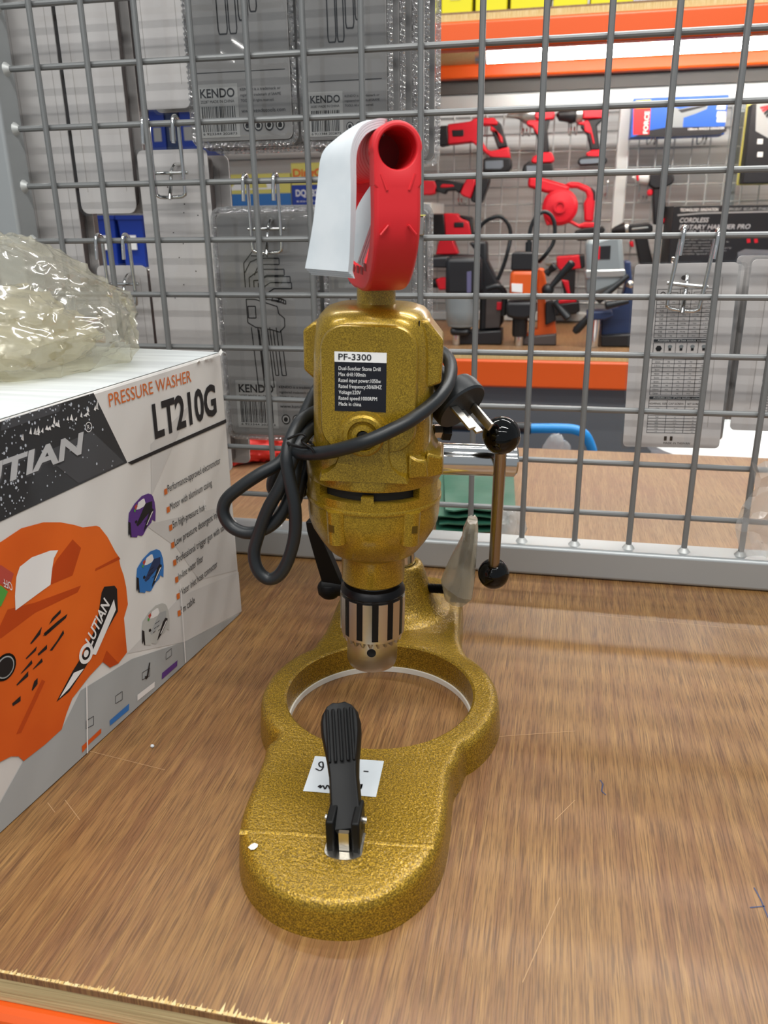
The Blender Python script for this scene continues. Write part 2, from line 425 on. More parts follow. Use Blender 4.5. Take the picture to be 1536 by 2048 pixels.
# neighbouring panel's post at the left
tag(MB('frame_paint').box((-.62, PYP-.02, .0005), (-.5475, PYP+.02, .98)).build('upright_post', bevel=.004), 'wide grey upright post left of the wire panel behind the plastic bag', 'post')

# ================================================================== CARTON (pressure washer)
BC = Vector((-.2614, .6101, 0)); BU = Vector((.1246, .9922, 0)).normalized(); BN = Vector((BU.y, -BU.x, 0)); BZ = Vector((0, 0, 1)); BH = .2305
def FP(px, py, h=.0003):                          # photo point on the printed face of the carton
    d = ray(px, py); t = ((BC - CAM).dot(BN))/d.dot(BN)
    p = CAM + d*t; u = min(max((p - BC).dot(BU), -L + .001), -.0008)
    return BC + BU*u + BZ*min(max(p.z, .0008), BH - .0008) + BN*h
L, DP = .44, .26
bx = thing('carton', 'white printed pressure washer carton with orange machine picture at left', 'carton', BC - BU*.2 - BN*.13)
cb = MB('card_white')
def bp_(u, n, z): return BC + BU*u - BN*n + BZ*z
r1 = [bp_(0, 0, 0), bp_(-L, 0, 0), bp_(-L, DP, 0), bp_(0, DP, 0)]
cb.loft([r1, [p + BZ*BH for p in r1]])
cb.build('carton_body', bx, None, bevel=.0018)
tp = MB('card_top')                               # top flaps under packing tape
tp.add([bp_(-.001, .001, BH+.0004), bp_(-L+.001, .001, BH+.0004), bp_(-L+.001, DP/2-.001, BH+.0009), bp_(-.001, DP/2-.001, BH+.0009)], [(0, 1, 2, 3)])
tp.add([bp_(-.001, DP/2+.001, BH+.0009), bp_(-L+.001, DP/2+.001, BH+.0009), bp_(-L+.001, DP-.001, BH+.0004), bp_(-.001, DP-.001, BH+.0004)], [(0, 1, 2, 3)])
tp.build('top_flaps', bx, None)
pr = MB('print_white')
def fpoly(m, pts, h=.0003): pr.m(m).poly([FP(x, y, h) for x, y in pts])
def c6(pts): return [(x*.3255, 680 + y*.3255) for x, y in pts]
def c7(pts): return [(x*.34176, 1000 + y*.34176) for x, y in pts]
# pale facets
fpoly('print_facet', c7([(740, 900), (1060, 560), (1395, 420), (1415, 650), (1080, 830)]), .0002)
fpoly('print_facet', c6([(925, 640), (1180, 380), (930, 960)]), .0002)
fpoly('print_facet', [(290, 1050), (352, 1094), (398, 1160), (474, 1140), (460, 1010)], .00015)
# charcoal banner
fpoly('print_charcoal', [(-60, 842), (0, 825), (180, 780), (186, 783), (254, 925), (0, 1043), (-60, 1073)], .0003)
fpoly('print_charcoal_light', c6([(0, 445), (370, 350), (360, 440), (0, 560)]), .0004)
fpoly('print_charcoal_light', c6([(250, 700), (560, 560), (760, 750), (480, 880)]), .0004)
for k in range(420):
    x = rnd.uniform(0, 250); y = rnd.uniform(780, 1040)
    top = 823 - .235*x; bot = 1043 - .465*x
    if not (top+5 < y < bot-6) or x > 190 + (y-790)*.42 - 6: continue
    if x > 60 and y > 860 and rnd.random() < .75: continue
    r = rnd.choice([.0003, .0004, .0005, .0006, .0008]); c = FP(x, y, .0005)
    pr.m('print_dot').poly([c + BU*(r*math.cos(i*1.047)) + BZ*(r*1.2*math.sin(i*1.047)) for i in range(6)])
for k in range(26):                               # scuffs
    x = rnd.uniform(40, 190); y = 875 - .37*(x-40) + rnd.uniform(-6, 6)
    pr.m('print_white').poly([FP(x, y, .0006), FP(x+rnd.uniform(2, 5), y-rnd.uniform(6, 14), .0006), FP(x+rnd.uniform(4, 7), y+2, .0006)])
# brand word on the banner: cap corners taken on the face
def ftext(m, body, x0, y0, x1, y1, hpx, h=.0005, shear=0., bold=0., space=1., rot=0.):
    a = FP(x0, y0, h); b = FP(x1, y1, h); top = FP(x0, y0-hpx, h)
    u = (b-a); hh = (top-a).length
    v = BN.cross(u).normalized()
    if v.z < 0 and not rot: v = -v
    pr.m(m).text(body, a, u, v, width=u.length, height=hh, shear=shear, bold=bold, space=space)
ftext('print_charcoal_light', 'LUTIAN', -98, 1009, 173, 905, 47, .0004, .22, .05)
ftext('print_silver', 'LUTIAN', -100, 1006, 171, 902, 47, .0006, .22, .035)
c = FP(176, 854, .0005)
for i in range(16):
    a0, a1 = i*math.pi/8, (i+1)*math.pi/8
    pr.m('print_white').poly([c+BU*(.0032*math.cos(a0))+BZ*(.0032*math.sin(a0)), c+BU*(.0032*math.cos(a1))+BZ*(.0032*math.sin(a1)), c+BU*(.0027*math.cos(a1))+BZ*(.0027*math.sin(a1)), c+BU*(.0027*math.cos(a0))+BZ*(.0027*math.sin(a0))])
pr.m('print_white').text('R', c-BU*.0012-BZ*.0014, BU, BZ, size=.004)
ftext('print_orange_text', 'PRESSURE WASHER', 218, 814, 382, 763, 27, .0005)
ftext('ink', 'LT210G', 309, 876, 433, 826, 66, .0005, .0, .03)
fpoly('ink', [(254, 925), (451, 838), (452, 845), (262, 929)], .0005)
lines = ['Performance-approved electromotor', 'Motor with aluminum casing', '5m high-pressure hose', 'Low pressure detergent injector', 'Professional trigger gun with safety', 'In-line water filter', 'Water inlet hose connector', '5m cable']
sq = [(330, 983), (335, 1019), (340, 1055), (344, 1090), (348, 1125), (352, 1159), (355, 1192), (357, 1226)]
ends = [(440, 921), (423, 966), (411, 1013), (449, 1019), (456, 1049), (406, 1116), (434, 1128), (389, 1200)]
for t, (x, y), (ex, ey) in zip(lines, sq, ends):
    fpoly('print_orange_text', [(x-3, y-4), (x+3, y-7), (x+4, y+4), (x-2, y+7)], .0005)
    sl = (ey-y)/(ex-x)
    ftext('ink', t, x+5, y+3+sl*2, ex, ey+5, 15, .0005)
# washer pictures -------------------------------------------------
def washer(body, dark, f, h, vents=True):
    def P(pts, m, k=0.): pr.m(m).poly([f(x, y) + BN*(h + k) for x, y in pts])
    P([(0, 170), (5, 110), (40, 55), (85, 12), (125, 0), (145, 8), (155, 22), (166, 60), (172, 110), (170, 180), (150, 165), (145, 185), (120, 210), (95, 255), (85, 262), (60, 255), (55, 268), (20, 262), (8, 240), (12, 200)], body)
    P([(50, 95), (62, 50), (90, 30), (100, 30), (108, 60), (98, 78), (70, 92)], 'print_white', .0001)
    P([(100, 78), (110, 60), (150, 50), (150, 100), (60, 200), (50, 190)], dark, .00008)
    P([(145, 95), (158, 100), (158, 115), (118, 205), (95, 240), (100, 215), (130, 120)], 'ink', .0001)
    P([(147, 118), (156, 112), (118, 195), (112, 198)], 'print_white', .0002)
    P([(38, 75), (52, 58), (58, 74), (46, 96)], 'print_red', .0001); P([(36, 88), (46, 96), (42, 110), (34, 104)], 'print_green', .0002)
    P([(42, 165), (52, 158), (58, 170), (50, 182), (42, 178)], 'ink', .0001)
    for (x, y) in ((80, 130), (95, 120), (75, 160), (92, 150), (70, 185), (100, 175)):
        P([(x, y), (x+14, y-12), (x+13, y-7), (x, y+5)], 'ink', .00012)
    P([(0, 165), (14, 172), (20, 262), (14, 264), (8, 235), (4, 258), (0, 240)], 'ink', .0001)
def small(x0, y0, sx, sy_, sk):
    return lambda x, y: FP(x0 + x*sx*.3255, y0 + (y*sy_ + x*sk)*.3255, 0)
washer('print_purple', 'ink', small(785*.3255, 680+955*.3255, .98, .98, -.1), .0004)
washer('print_blue', 'navy', small(835*.3255, 680+1295*.3255, .98, .98, -.08), .0004)
washer('print_greywhite', 'print_grey', small(283, 1209, .99, .95, -.07), .0004)
# the large orange machine
P7 = lambda m, pts, h: fpoly(m, c7(pts), h)
P7('print_orange', [(-300, 420), (-200, 330), (0, 245), (120, 165), (250, 130), (350, 130), (430, 145), (480, 160), (560, 150), (580, 158), (625, 215), (670, 300), (690, 330), (702, 390), (720, 440), (735, 510), (745, 610), (722, 690), (740, 890), (690, 955), (640, 980), (600, 945), (520, 1030), (420, 1160), (385, 1250), (358, 1340), (260, 1430), (135, 1527), (105, 1500), (60, 1500), (0, 1530), (-300, 1700)], .0005)
P7('print_white', [(85, 645), (82, 560), (90, 450), (110, 390), (180, 335), (290, 295), (335, 293), (310, 340), (300, 400), (290, 495), (200, 560)], .0007)
P7('print_orange_dark', [(290, 495), (300, 400), (330, 345), (420, 230), (470, 280), (420, 440)], .0006)
P7('print_orange_dark', [(555, 400), (690, 330), (700, 345), (552, 415)], .0006)
P7('print_orange_dark', [(40, 640), (200, 600), (470, 500), (450, 540), (200, 660), (0, 810), (-30, 790)], .00055)
P7('print_orange_dark', [(595, 945), (620, 880), (690, 955), (640, 980)], .0006)
P7('print_orange_dark', [(90, 1370), (240, 1050), (260, 1060), (120, 1360)], .0006)
P7('ink', [(605, 507), (665, 500), (680, 520), (685, 650), (600, 800), (490, 985), (400, 1120), (325, 1180), (420, 1000), (470, 920), (560, 740), (590, 540)], .0007)
P7('print_white', [(660, 580), (672, 640), (555, 905), (528, 900)], .0009)
P7('print_white', [(425, 1010), (485, 985), (400, 1100), (340, 1160)], .0009)
a, b = FP(*c7([(525, 860)])[0], .001), FP(*c7([(640, 600)])[0], .001)
u = (b-a); v = BN.cross(u).normalized()
pr.m('print_white').text('LUTIAN', a, u, v, width=u.length, height=.0085, shear=.25, bold=.02)
c = FP(*c7([(497, 897)])[0], .001)
for r0, r1, m in ((.0068, .0042, 'print_white'), (.0024, 0, 'print_white')):
    pr.m(m)
    for i in range(20):
        a0, a1 = i*math.pi/10, (i+1)*math.pi/10
        q = [c + BU*(r*math.cos(t)) + BZ*(r*math.sin(t)) for r, t in ((r0, a0), (r0, a1), (r1, a1), (r1, a0))]
        pr.poly(q if r1 else q[:3])
for q in ([(280, 730), (300, 690), (350, 640), (350, 660)], [(250, 780), (330, 710), (390, 665), (380, 690), (260, 795)], [(170, 840), (240, 740), (230, 785), (180, 840)], [(145, 925), (210, 855), (205, 880), (150, 930)], [(245, 795), (300, 740), (290, 770), (250, 795)], [(215, 900), (270, 845), (270, 870), (220, 910)], [(285, 880), (330, 820), (365, 760), (370, 780), (300, 880)], [(115, 1015), (180, 935), (185, 955), (120, 1015)], [(185, 990), (240, 925), (245, 945), (190, 990)], [(90, 1080), (160, 1000), (160, 1030), (95, 1085)], [(180, 1110), (195, 1060), (215, 1040), (215, 1075), (185, 1115)], [(65, 1190), (115, 1145), (115, 1175), (70, 1205)]):
    P7('ink', q, .0007)
c = FP(8, 1334, .0007)
pr.m('black_plastic').poly([c + BU*(.0085*math.cos(i*.314)) + BZ*(.0078*math.sin(i*.314)) for i in range(20)])
pr.m('print_grey').poly([c + BU*(.0068*math.cos(i*.314)) + BZ*(.0064*math.sin(i*.314)) + BN*.0002 for i in range(20)])
pr.m('ink').poly([c + BU*(.0060*math.cos(i*.314)) + BZ*(.0056*math.sin(i*.314)) + BN*.0003 for i in range(20)])
P7('print_red', [(-60, 410), (0, 380), (75, 430), (45, 525), (0, 490), (-60, 470)], .0007)
P7('print_green', [(-60, 490), (0, 500), (40, 535), (0, 620), (-60, 640)], .0008)
a, b = FP(20, 1165, .001), FP(2, 1156, .001)
pr.m('print_white').text('OFF', a, (b-a), -BZ, width=(b-a).length, height=.0052)
# grey foot band, tick boxes, colour bars
P7('print_grey', [(1412, 720), (1090, 825), (770, 930), (470, 1115), (360, 1340), (260, 1430), (135, 1527), (0, 1770), (-300, 2240), (-300, 2340), (0, 1950), (500, 1486), (1090, 970), (1414, 668)], .0003)
for (x, y, w, hh) in ((522, 1304, 44, 64), (692, 1158, 40, 62), (851, 1020, 44, 60), (984, 903, 32, 56)):
    q = [FP(*p, .0006) for p in c7([(x-w/2, y+hh/2+8-6), (x+w/2, y+hh/2-22), (x+w/2, y-hh/2-8), (x-w/2, y-hh/2+20)])]
    for i in range(4): pr.m('ink').line(q[i], q[(i+1) % 4], .0004, BN)
P7('ink', [(842, 1030), (850, 1030), (855, 1025), (868, 950), (874, 950), (862, 1035), (852, 1048), (845, 1045)], .0008)
for m, q in (('print_orange', [(475, 1440), (588, 1335), (588, 1362), (520, 1425), (478, 1478)]), ('print_blue', [(638, 1290), (752, 1190), (750, 1228), (640, 1320)]), ('print_white', [(800, 1140), (902, 1062), (900, 1095), (800, 1175)]), ('print_purple', [(945, 1012), (1035, 937), (1033, 970), (943, 1050)])):
    P7(m, q, .0006)
for q in ((500, 1075, 505, 1480), (1050, 490, 1080, 950), (1190, 0, 1195, 60)):
    a, b = [FP(*p, .0010) for p in c7([(q[0], q[1]), (q[2], q[3])])]; pr.m('print_white').line(a, b, .0012, BN)
pr.build('printed_front', bx, None)
# tape line folds and torn corner
tn = MB('card_white')
for k in range(7):
    x = rnd.uniform(-.045, 0); a = bp_(x, rnd.uniform(-.001, .001), BH-.002); tn.poly([a, a+Vector((.002, -.004, .001)), a+Vector((.004, .002, .003))])
a = bp_(0, .002, BH)
tn.poly([a, a+Vector((.002, .001, .003)), a+Vector((.004, -.001, .0005)), a+Vector((.001, -.002, -.004))])
tn.build('torn_corner', bx, None)

# ---- crumpled plastic bag on the carton
def crumple(name, c, sx, sy_, sz, m, amp=.25, fq=9., seg=5, seed=0, tilt=0., peak=0.):
    bm = bmesh.new(); bmesh.ops.create_icosphere(bm, subdivisions=seg, radius=1)
    rg_ = random.Random(int(seed*10)); cells = []
    for lev, nn in ((0, int(fq*3)), (1, int(fq*11))):
        cells.append([(Vector((rg_.gauss(0, 1), rg_.gauss(0, 1), rg_.gauss(0, 1))).normalized(), rg_.uniform(-1, 1)) for _ in range(nn)])
    for v in bm.verts:
        p = v.co.copy(); s = 1 + amp*.55*noise.noise(p*1.4 + Vector((seed, 1, 2)))
        pw = (p + Vector((noise.noise(p*2.2), noise.noise(p*2.2+Vector((7, 0, 0))), noise.noise(p*2.2+Vector((0, 7, 0)))))*.22).normalized()
        for lev, k in ((0, .42), (1, .20)):
            d = sorted(((pw-c).length, hgt) for c, hgt in cells[lev])[:2]
            e = (d[1][0]-d[0][0])/(d[1][0]+1e-6)           # 0 on a crease, 1 in the middle of a facet
            s += amp*k*(.42*math.exp(-e*9) - .30*e + .16*d[0][1]*e)
        v.co = Vector((p.x*sx*s, p.y*sy_*s, p.z*sz*s))
        h_ = max(0, v.co.z)/sz; v.co.x += tilt*v.co.z; v.co.x *= 1 - peak*h_; v.co.y *= 1 - peak*h_; v.co.x -= peak*.09*h_
        v.co.z = max(v.co.z, -sz*.62)
    me = bpy.data.meshes.new(name); bm.to_mesh(me); bm.free(); me.materials.append(MAT[m])
    o = bpy.data.objects.new(name, me); col.objects.link(o); o.location = Vector(c) + Vector((0, 0, sz*.62))
    me.transform(Matrix.Translation((0, 0, 0)))
    me.polygons.foreach_set('use_smooth', [True]*len(me.polygons)); me.set_sharp_from_angle(angle=R(38))
    return o
bag = crumple('plastic_bag', (-.392, .535, BH+.0012), .088, .092, .060, 'bag_film', .44, 11, 6, 3.3, 0, .30)
bi_ = crumple('folded_film', (-.410, .535, BH+.0016), .074, .080, .036, 'bag_inner', .5, 13, 5, 6.1, 0, .2)
bi_.location = bi_.location - bag.location; bi_.parent = bag
tag(bag, 'crumpled clear plastic bag lying on top of the printed carton', 'plastic bag')

# ================================================================== DRILL STAND
DX, DY, DRZ = -.106, .473, R(5)
dr = thing('core_drill_stand', 'gold painted stone drill on a stand with red handle and black cable', 'drill stand', (DX, DY, 0), rz=DRZ)
BM = Matrix.Translation((DX, DY, 0)) @ Matrix.Rotation(DRZ, 4, 'Z')
def arc(r, a0, a1, n): return [(r*math.cos(R(a0+(a1-a0)*i/n)), r*math.sin(R(a0+(a1-a0)*i/n))) for i in range(n+1)]
RR = .0830
half_r = [(.012, -.1845), (.026, -.178), (.037, -.168), (.045, -.156), (.050, -.143), (.0525, -.128), (.0535, -.11), (.0537, -.092), (.0545, -.079), (.058, -.069)] + arc(RR, -43, 43, 18) + [(.0578, .066), (.0552, .078), (.0542, .095), (.0537, .155), (.051, .173), (.043, .186), (.028, .195), (.010, .198)]
half_l = [(-.008, .198), (-.026, .195), (-.042, .186), (-.051, .173), (-.0545, .155), (-.0555, .095), (-.057, .078), (-.0592, .0655)] + arc(RR, 137, 223, 18) + [(-.0645, -.066), (-.0635, -.079), (-.0633, -.10), (-.0628, -.125), (-.0600, -.142), (-.0545, -.156), (-.046, -.168), (-.034, -.178), (-.020, -.184), (-.004, -.1863)]
out = [Vector((p[0], p[1], 0)) for p in spline([(x, y, 0) for x, y in half_r + half_l], 4, True)]
N = len(out)
cen = Vector((0, 0, 0))
nor = []
for i in range(N):
    d = (out[(i+1) % N] - out[i-1]).normalized(); nor.append(Vector((d.y, -d.x, 0)))
TH = .0232
def inset(t, z): return [out[i] - nor[i]*t + Vector((0, 0, z)) for i in range(N)]
def slope(p):
    if p.y < -.142: p.z -= (-.142 - p.y)*.035*min(1, p.z/TH)
    return p
rings = [inset(0, 0), inset(.0004, .006), inset(.0012, .0160), inset(.0018, .0192), inset(.0032, .0216), inset(.0050, .0228), inset(.0072, TH)]
edge = rings[-1]
HR = .0640
hole = []
for i in range(N):
    a = math.atan2(out[i].y, out[i].x); hole.append(Vector((HR*math.cos(a), HR*math.sin(a), TH-.0012)))
hole_t = [h*((HR+.0015)/HR) for h in hole]
for h in hole_t: h.z = TH
for k in range(1, 9):
    t = k/9; rings.append([edge[i].lerp(hole_t[i], t) for i in range(N)])
rings.append(hole_t); rings.append(hole); rings.append([Vector((h.x*1.0, h.y*1.0, 0)) for h in hole])
rings = [[slope(p.copy()) for p in r] for r in rings]
bs = MB('gold_cast', BM); bs.loft(rings, False, False)
# underside
bs.loft([[Vector((h.x, h.y, 0)) for h in hole], [p.copy() for p in rings[0]]], False, False)
base = bs.build('base_casting', dr, 32)
rg = MB('gold_cast', BM)                            # cast ridge across the front pad
rg.loft([[(x, -.1425 + dy - .001*math.sin(x*60), TH + dz) for dy, dz in ((-.0022, -.0006), (-.0008, .0006), (.0008, .0006), (.0018, -.0003))] for x in [-.0575 + .1035*i/12 for i in range(13)]])
rg.build('cast_ridge', base, 60)
q_ = AZ(507, 1694, TH)
MB('rubber_white').poly([q_ + Vector((.0022*math.cos(i*.9)*(1+.3*math.sin(i*2.)), .0026*math.sin(i*.9), .0004)) for i in range(7)]).build('paint_chip', base, None)
MB('rubber_white', BM).lathe([(.0655, .0002), (.0628, .0002), (.0628, .0042), (.0655, .0042)], (0, 0, 0), n=72, closed=True).build('seal_ring', dr)['label'] = 'thin white rubber seal ring inside the base opening'
# column socket
bo = MB('gold_cast', BM); bc = (.002, .1275, 0)
bo.lathe([(.046, TH-.002), (.038, TH+.001), (.0315, TH+.004), (.0278, TH+.010), (.0250, .040), (.0190, .0605), (.0172, .0640), (.0150, .0650), (.0124, .0645), (.0124, .050)], bc, n=48)
bo.build('column_socket', base, 40)
MB('chrome', BM).cyl((bc[0], bc[1], .045), (bc[0], bc[1], .262), .0118, n=32).build('column_rod', dr)
# price sticker
def Bl(x, y, z): return BM @ Vector((x, y, z))
st = MB('white_paper'); q = [AZ(*p, TH+.0003) for p in ((630, 1512), (768, 1522), (752, 1594), (606, 1582))]
st.poly(q); st.m('ink')
def stroke(px):
    P = spline([AZ(*p, TH+.0006) for p in px], 4)
    for a, b in zip(P, P[1:]): st.line(a, b, .0009, (0, 0, 1))
stroke([(631, 1537), (640, 1541), (646, 1535), (645, 1524), (638, 1526), (640, 1533), (648, 1534)])
stroke([(727, 1542), (737, 1543)]); stroke([(712, 1546), (716, 1540), (714, 1534)])
stroke([(636, 1574), (641, 1570), (640, 1576), (646, 1571), (650, 1578), (655, 1570), (660, 1578)])
stroke([(722, 1570), (714, 1567), (708, 1572), (712, 1578), (720, 1577), (724, 1568), (721, 1578), (710, 1583)])
st.build('price_sticker', dr, None)['label'] = 'white sticker with handwritten marks on the base'
# ---- suction lever
p0 = Bl(.0005, -.1425, .036); tip = Vector((-.1085, .3795, .0715))
ld = (tip - p0); ll = ld.length; ld.normalize(); lr = Vector((math.cos(DRZ), math.sin(DRZ), 0)); lr = (lr - ld*lr.dot(ld)).normalized(); ln = lr.cross(ld).normalized()
if ln.z < 0: ln = -ln
LM = Matrix((lr.to_4d(), ld.to_4d(), ln.to_4d(), (0, 0, 0, 1))).transposed(); LM[3][0] = LM[3][1] = LM[3][2] = 0; LM[3][3] = 1
LM = Matrix.Translation(p0) @ Matrix(((lr.x, ld.x, ln.x, 0), (lr.y, ld.y, ln.y, 0), (lr.z, ld.z, ln.z, 0), (0, 0, 0, 1)))
lv = MB('black_plastic', LM)
ks = [(-.006, .0085), (.006, .0088), (.016, .0086), (.026, .0084), (.036, .0092), (.046, .0106), (.054, .0116), (.062, .0118), (.068, .0108), (.0725, .0082), (.0750, .0040)]
rings = []
ks = [(y*.83 if y > 0 else y, w*.94) for y, w in ks]; LS = .83
for y, w in ks:
    y0_ = y; y = y/LS if y > 0 else y
    hh = .0065 if y < .06 else .0065*(1 - ((y-.06)/.02)**2*.8)
    cv = .002*math.sin(max(0, y)/.075*math.pi) + .0012*max(0, (y-.05)/.02)
    y = y0_
    rings.append([(-w, y, -hh+cv), (w, y, -hh+cv), (w*1.0, y, cv), (w*.86, y, .0034+cv), (w*.45, y, .0026+cv), (0, y, .0022+cv), (-w*.45, y, .0026+cv), (-w*.86, y, .0034+cv), (-w, y, cv)])
lv.loft(rings)
for k in range(5):                                 # ribs of the thumb pad
    xx = (k-2)*.0036
    lv.m('black_plastic').tube([(xx*.92, (.034 + t*.036)*LS, .0040+.002*math.sin((.034+t*.036)/.075*math.pi)+.0010*max(0, ((.034+t*.036)-.05)/.02)) for t in [i/7 for i in range(8)]], .0011, 6)
lever = lv.build('suction_lever', dr, 50, bevel=.0008)
hb = MB('black_plastic', BM)
for s in (-1, 1): hb.box((s*.0066-.0022, -.153, TH-.001), (s*.0066+.0022, -.134, TH+.019))
hb.box((-.0088, -.139, TH+.006), (.0088, -.134, TH+.0135))
hb.build('lever_bracket', dr, bevel=.001)
MB('steel', BM).cyl((-.0108, -.1425, .036), (.0112, -.1425, .036), .0017, n=12).build('pivot_pin', lever)
pp = MB('steel', BM); pl = [(-.0098, -.139)] + [(.0098*math.cos(R(a)), -.153 + .0050*math.sin(R(a))) for a in range(180, 361, 15)] + [(.0098, -.139)]
pp.prism([(x, y, TH-.0004-(-.142-y)*.06) for x, y in pl], (0, 0, .0016)); pp.box((-.0022, -.1525, TH+.001), (.0030, -.150, TH+.012)); pp.build('pivot_plate', dr, None)['label'] = 'bright steel plate under the suction lever'

# ---- motor unit, leaning a little
HM = Matrix.Translation((-.1123, .473, 0)) @ Matrix.Rotation(R(1.66), 4, 'Y') @ Matrix.Rotation(R(7), 4, 'Z')
def H(x, y, z): return HM @ Vector((x, y, z))
def sec(hx, hy, z, e=2.0, n=72, oy=0.):
    o = []
    for i in range(n):
        a = 2*math.pi*i/n; c, s_ = math.cos(a), math.sin(a)
        o.append((hx*math.copysign(abs(c)**(2/e), c), oy + hy*math.copysign(abs(s_)**(2/e), s_), z))
    return o
gh = MB('gold_smooth', HM)                           # gear housing
gh.loft([sec(.0196, .0196, .1085), sec(.0204, .0204, .1095), sec(.0205, .0205, .1262), sec(.0222, .0222, .1290), sec(.0282, .0282, .1312), sec(.0300, .0300, .1330), sec(.0345, .0345, .1395), sec(.0388, .0388, .1470), sec(.0408, .0408, .1525), sec(.0414, .0414, .1580), sec(.0416, .0416, .1688)])
gh.loft([sec(.0422, .0422, .1665), sec(.0424, .0424, .1672), sec(.0424, .0424, .1684), sec(.0422, .0422, .1692)])
for a in (-52, -118, 55, 125):                       # screw bosses
    x, y = .0405*math.cos(R(a)), .0405*math.sin(R(a))
    gh.cyl((x*.97, y*.97, .147), (x*.99, y*.99, .168), .0058, .0062, 16)
gearcase = gh.build('gear_housing', dr, 32)
sb = MB('gold_dark', HM)
for a in (-52, -118): 
    x, y = .0405*math.cos(R(a))*1.06, .0405*math.sin(R(a))*1.06
    sb.cyl((x, y, .1555), (x, y, .1600), .0034, n=6)
sb.build('screw', gearcase)
fl_ = MB('gold_smooth', HM)                          # flange / motor bottom collar with air slots
fl_.loft([sec(.0418, .0418, .1686), sec(.0420, .0420, .1745)])
fl_.loft([sec(.0412, .0412, .1812, 2.05), sec(.0419, .0418, .1822, 2.05), sec(.0418, .0414, .1930, 2.15), sec(.0405, .0400, .1985, 2.3), sec(.0370, .0375, .2035, 2.8), sec(.0350, .0366, .2090, 3.2)])
fl_.m('black_matte').loft([sec(.0362, .0362, .170), sec(.0362, .0362, .190)])
fl_.m('gold_smooth')
for a in (-90, -32, -148, 32, 148, 90):              # bridges between the slots
    wd = 5 if a in (-90, 90) else 13
    P = [(.0419*math.cos(R(a+d)), .0419*math.sin(R(a+d))) for d in (-wd, -wd/2, 0, wd/2, wd)]
    I = [(x*.87, y*.87) for x, y in P][::-1]
    z0, z1 = (.1735, .1785) if a in (-90, 90) else (.1735, .1825)
    fl_.prism([(x, y, z0) for x, y in P+I], (0, 0, z1-z0))
fl_.build('vented_collar', dr, 32)
mo = MB('gold_smooth', HM)                           # motor body
mo.loft([sec(.0350, .0362, .1980, 3.4), sec(.0352, .0364, .2100, 3.8), sec(.0350, .0362, .2300, 4.0), sec(.0348, .0361, .2560, 4.0), sec(.0343, .0358, .2665, 3.9), sec(.0334, .0352, .2725, 3.6), sec(.0316, .0338, .2775, 3.3), sec(.0285, .0312, .2810, 3.0), sec(.0235, .0265, .2828, 2.7), sec(.0150, .0170, .2836, 2.3)])
# raised flat front with round shoulders
fp = [(x, z) for x, z in rrect(-.0268, .0262, .205, .2752, .0135, 8)]
mo.loft([[(x*1.03, -.0340, .2377 + (z-.2401)*1.012+.0024) for x, z in fp], [(x, -.0369, z) for x, z in fp], [(x*.985, -.0374, .2377+(z-.2377)*.99) for x, z in fp]])
# arch shoulder under the screw cap, flaring towards the collar
ar = [(-.0275, .1880), (-.0265, .1915), (-.0225, .1932), (-.0185, .1965), (-.0165, .2015), (-.0160, .2140)] + [(-.0025 + .0138*math.cos(R(a)), .2160 + .0120*math.sin(R(a))) for a in range(170, 9, -16)] + [(.0112, .2140), (.0118, .2015), (.0138, .1965), (.0175, .1932), (.0215, .1915), (.0230, .1880)]
mo.loft([[(x*1.04, -.0360, z+.0008) for x, z in ar], [(x, -.0412 - max(0, .197-z)*.12, z) for x, z in ar]])
motor = mo.build('motor_body', dr, 34)
cp_ = MB('gold_smooth', HM)
cp_.lathe([(.0120, 0), (.0120, .0036), (.0108, .0048), (.0088, .0050), (.0080, .0032), (.0068, .0030), (.0064, .0050), (.0036, .0054), (.0034, .0020), (.0001, .0020)], (-.0025, -.0400, .2155), (0, -1, 0), 36)
cap_ = cp_.build('brush_cap', motor, 30)
MB('void', HM).cyl((-.0020, -.0424, .2148), (-.0020, -.0458, .2148), .0035, n=18).build('screw_hole', cap_)
# top vents, neck
for s in (-1, 1):
    MB('void', HM @ Matrix.Translation((s*.0205, -.010, -.0008))).loft([sec(.0042, .0062, .2760, 2, 20), sec(.0042, .0062, .28285, 2, 20)]).build('air_vent', motor)
MB('gold_smooth', HM).loft([sec(.0136, .0136, .2815), sec(.0116, .0116, .2832), sec(.0112, .0112, .2850), sec(.0112, .0112, .2925)]).build('handle_neck', motor, 30)
# side ears
er = MB('gold_smooth', HM)
er.prism([(.0265, -.026, .2775), (.0310, -.026, .2778), (.0402, -.026, .2670), (.0398, -.026, .2430), (.0318, -.026, .2395), (.0265, -.026, .2420)], (0, .030, 0))
er.build('brush_housing', motor, bevel=.0016, seg=3)
er = MB('gold_smooth', HM)
er.prism([(-.0300, -.014, .2740), (-.0350, -.014, .2735), (-.0408, -.014, .2690), (-.0408, -.014, .2460), (-.0340, -.014, .2400), (-.0300, -.014, .2420)], (0, .030, 0))
er.build('brush_housing', motor, bevel=.0016, seg=3)
sm = MB('void', HM); sm.box((.0262, -.0285, .2450), (.0268, -.0262, .2775)); sm.build('seam', motor, None)
rb = MB('gold_smooth', HM)                           # shoulder pad low on the right side, side boss
rb.prism([(.0230, -.0375, .1890), (.0230, -.0375, .2040), (.0280, -.0370, .2010), (.0330, -.0345, .2000), (.0345, -.033, .1890)], (0, .012, 0))
rb.prism([(.0330, -.030, .1870), (.0330, -.030, .2030), (.0425, -.024, .1990), (.0430, -.020, .1870)], (0, .034, 0))
rb.build('side_boss', motor, bevel=.0015, seg=3)
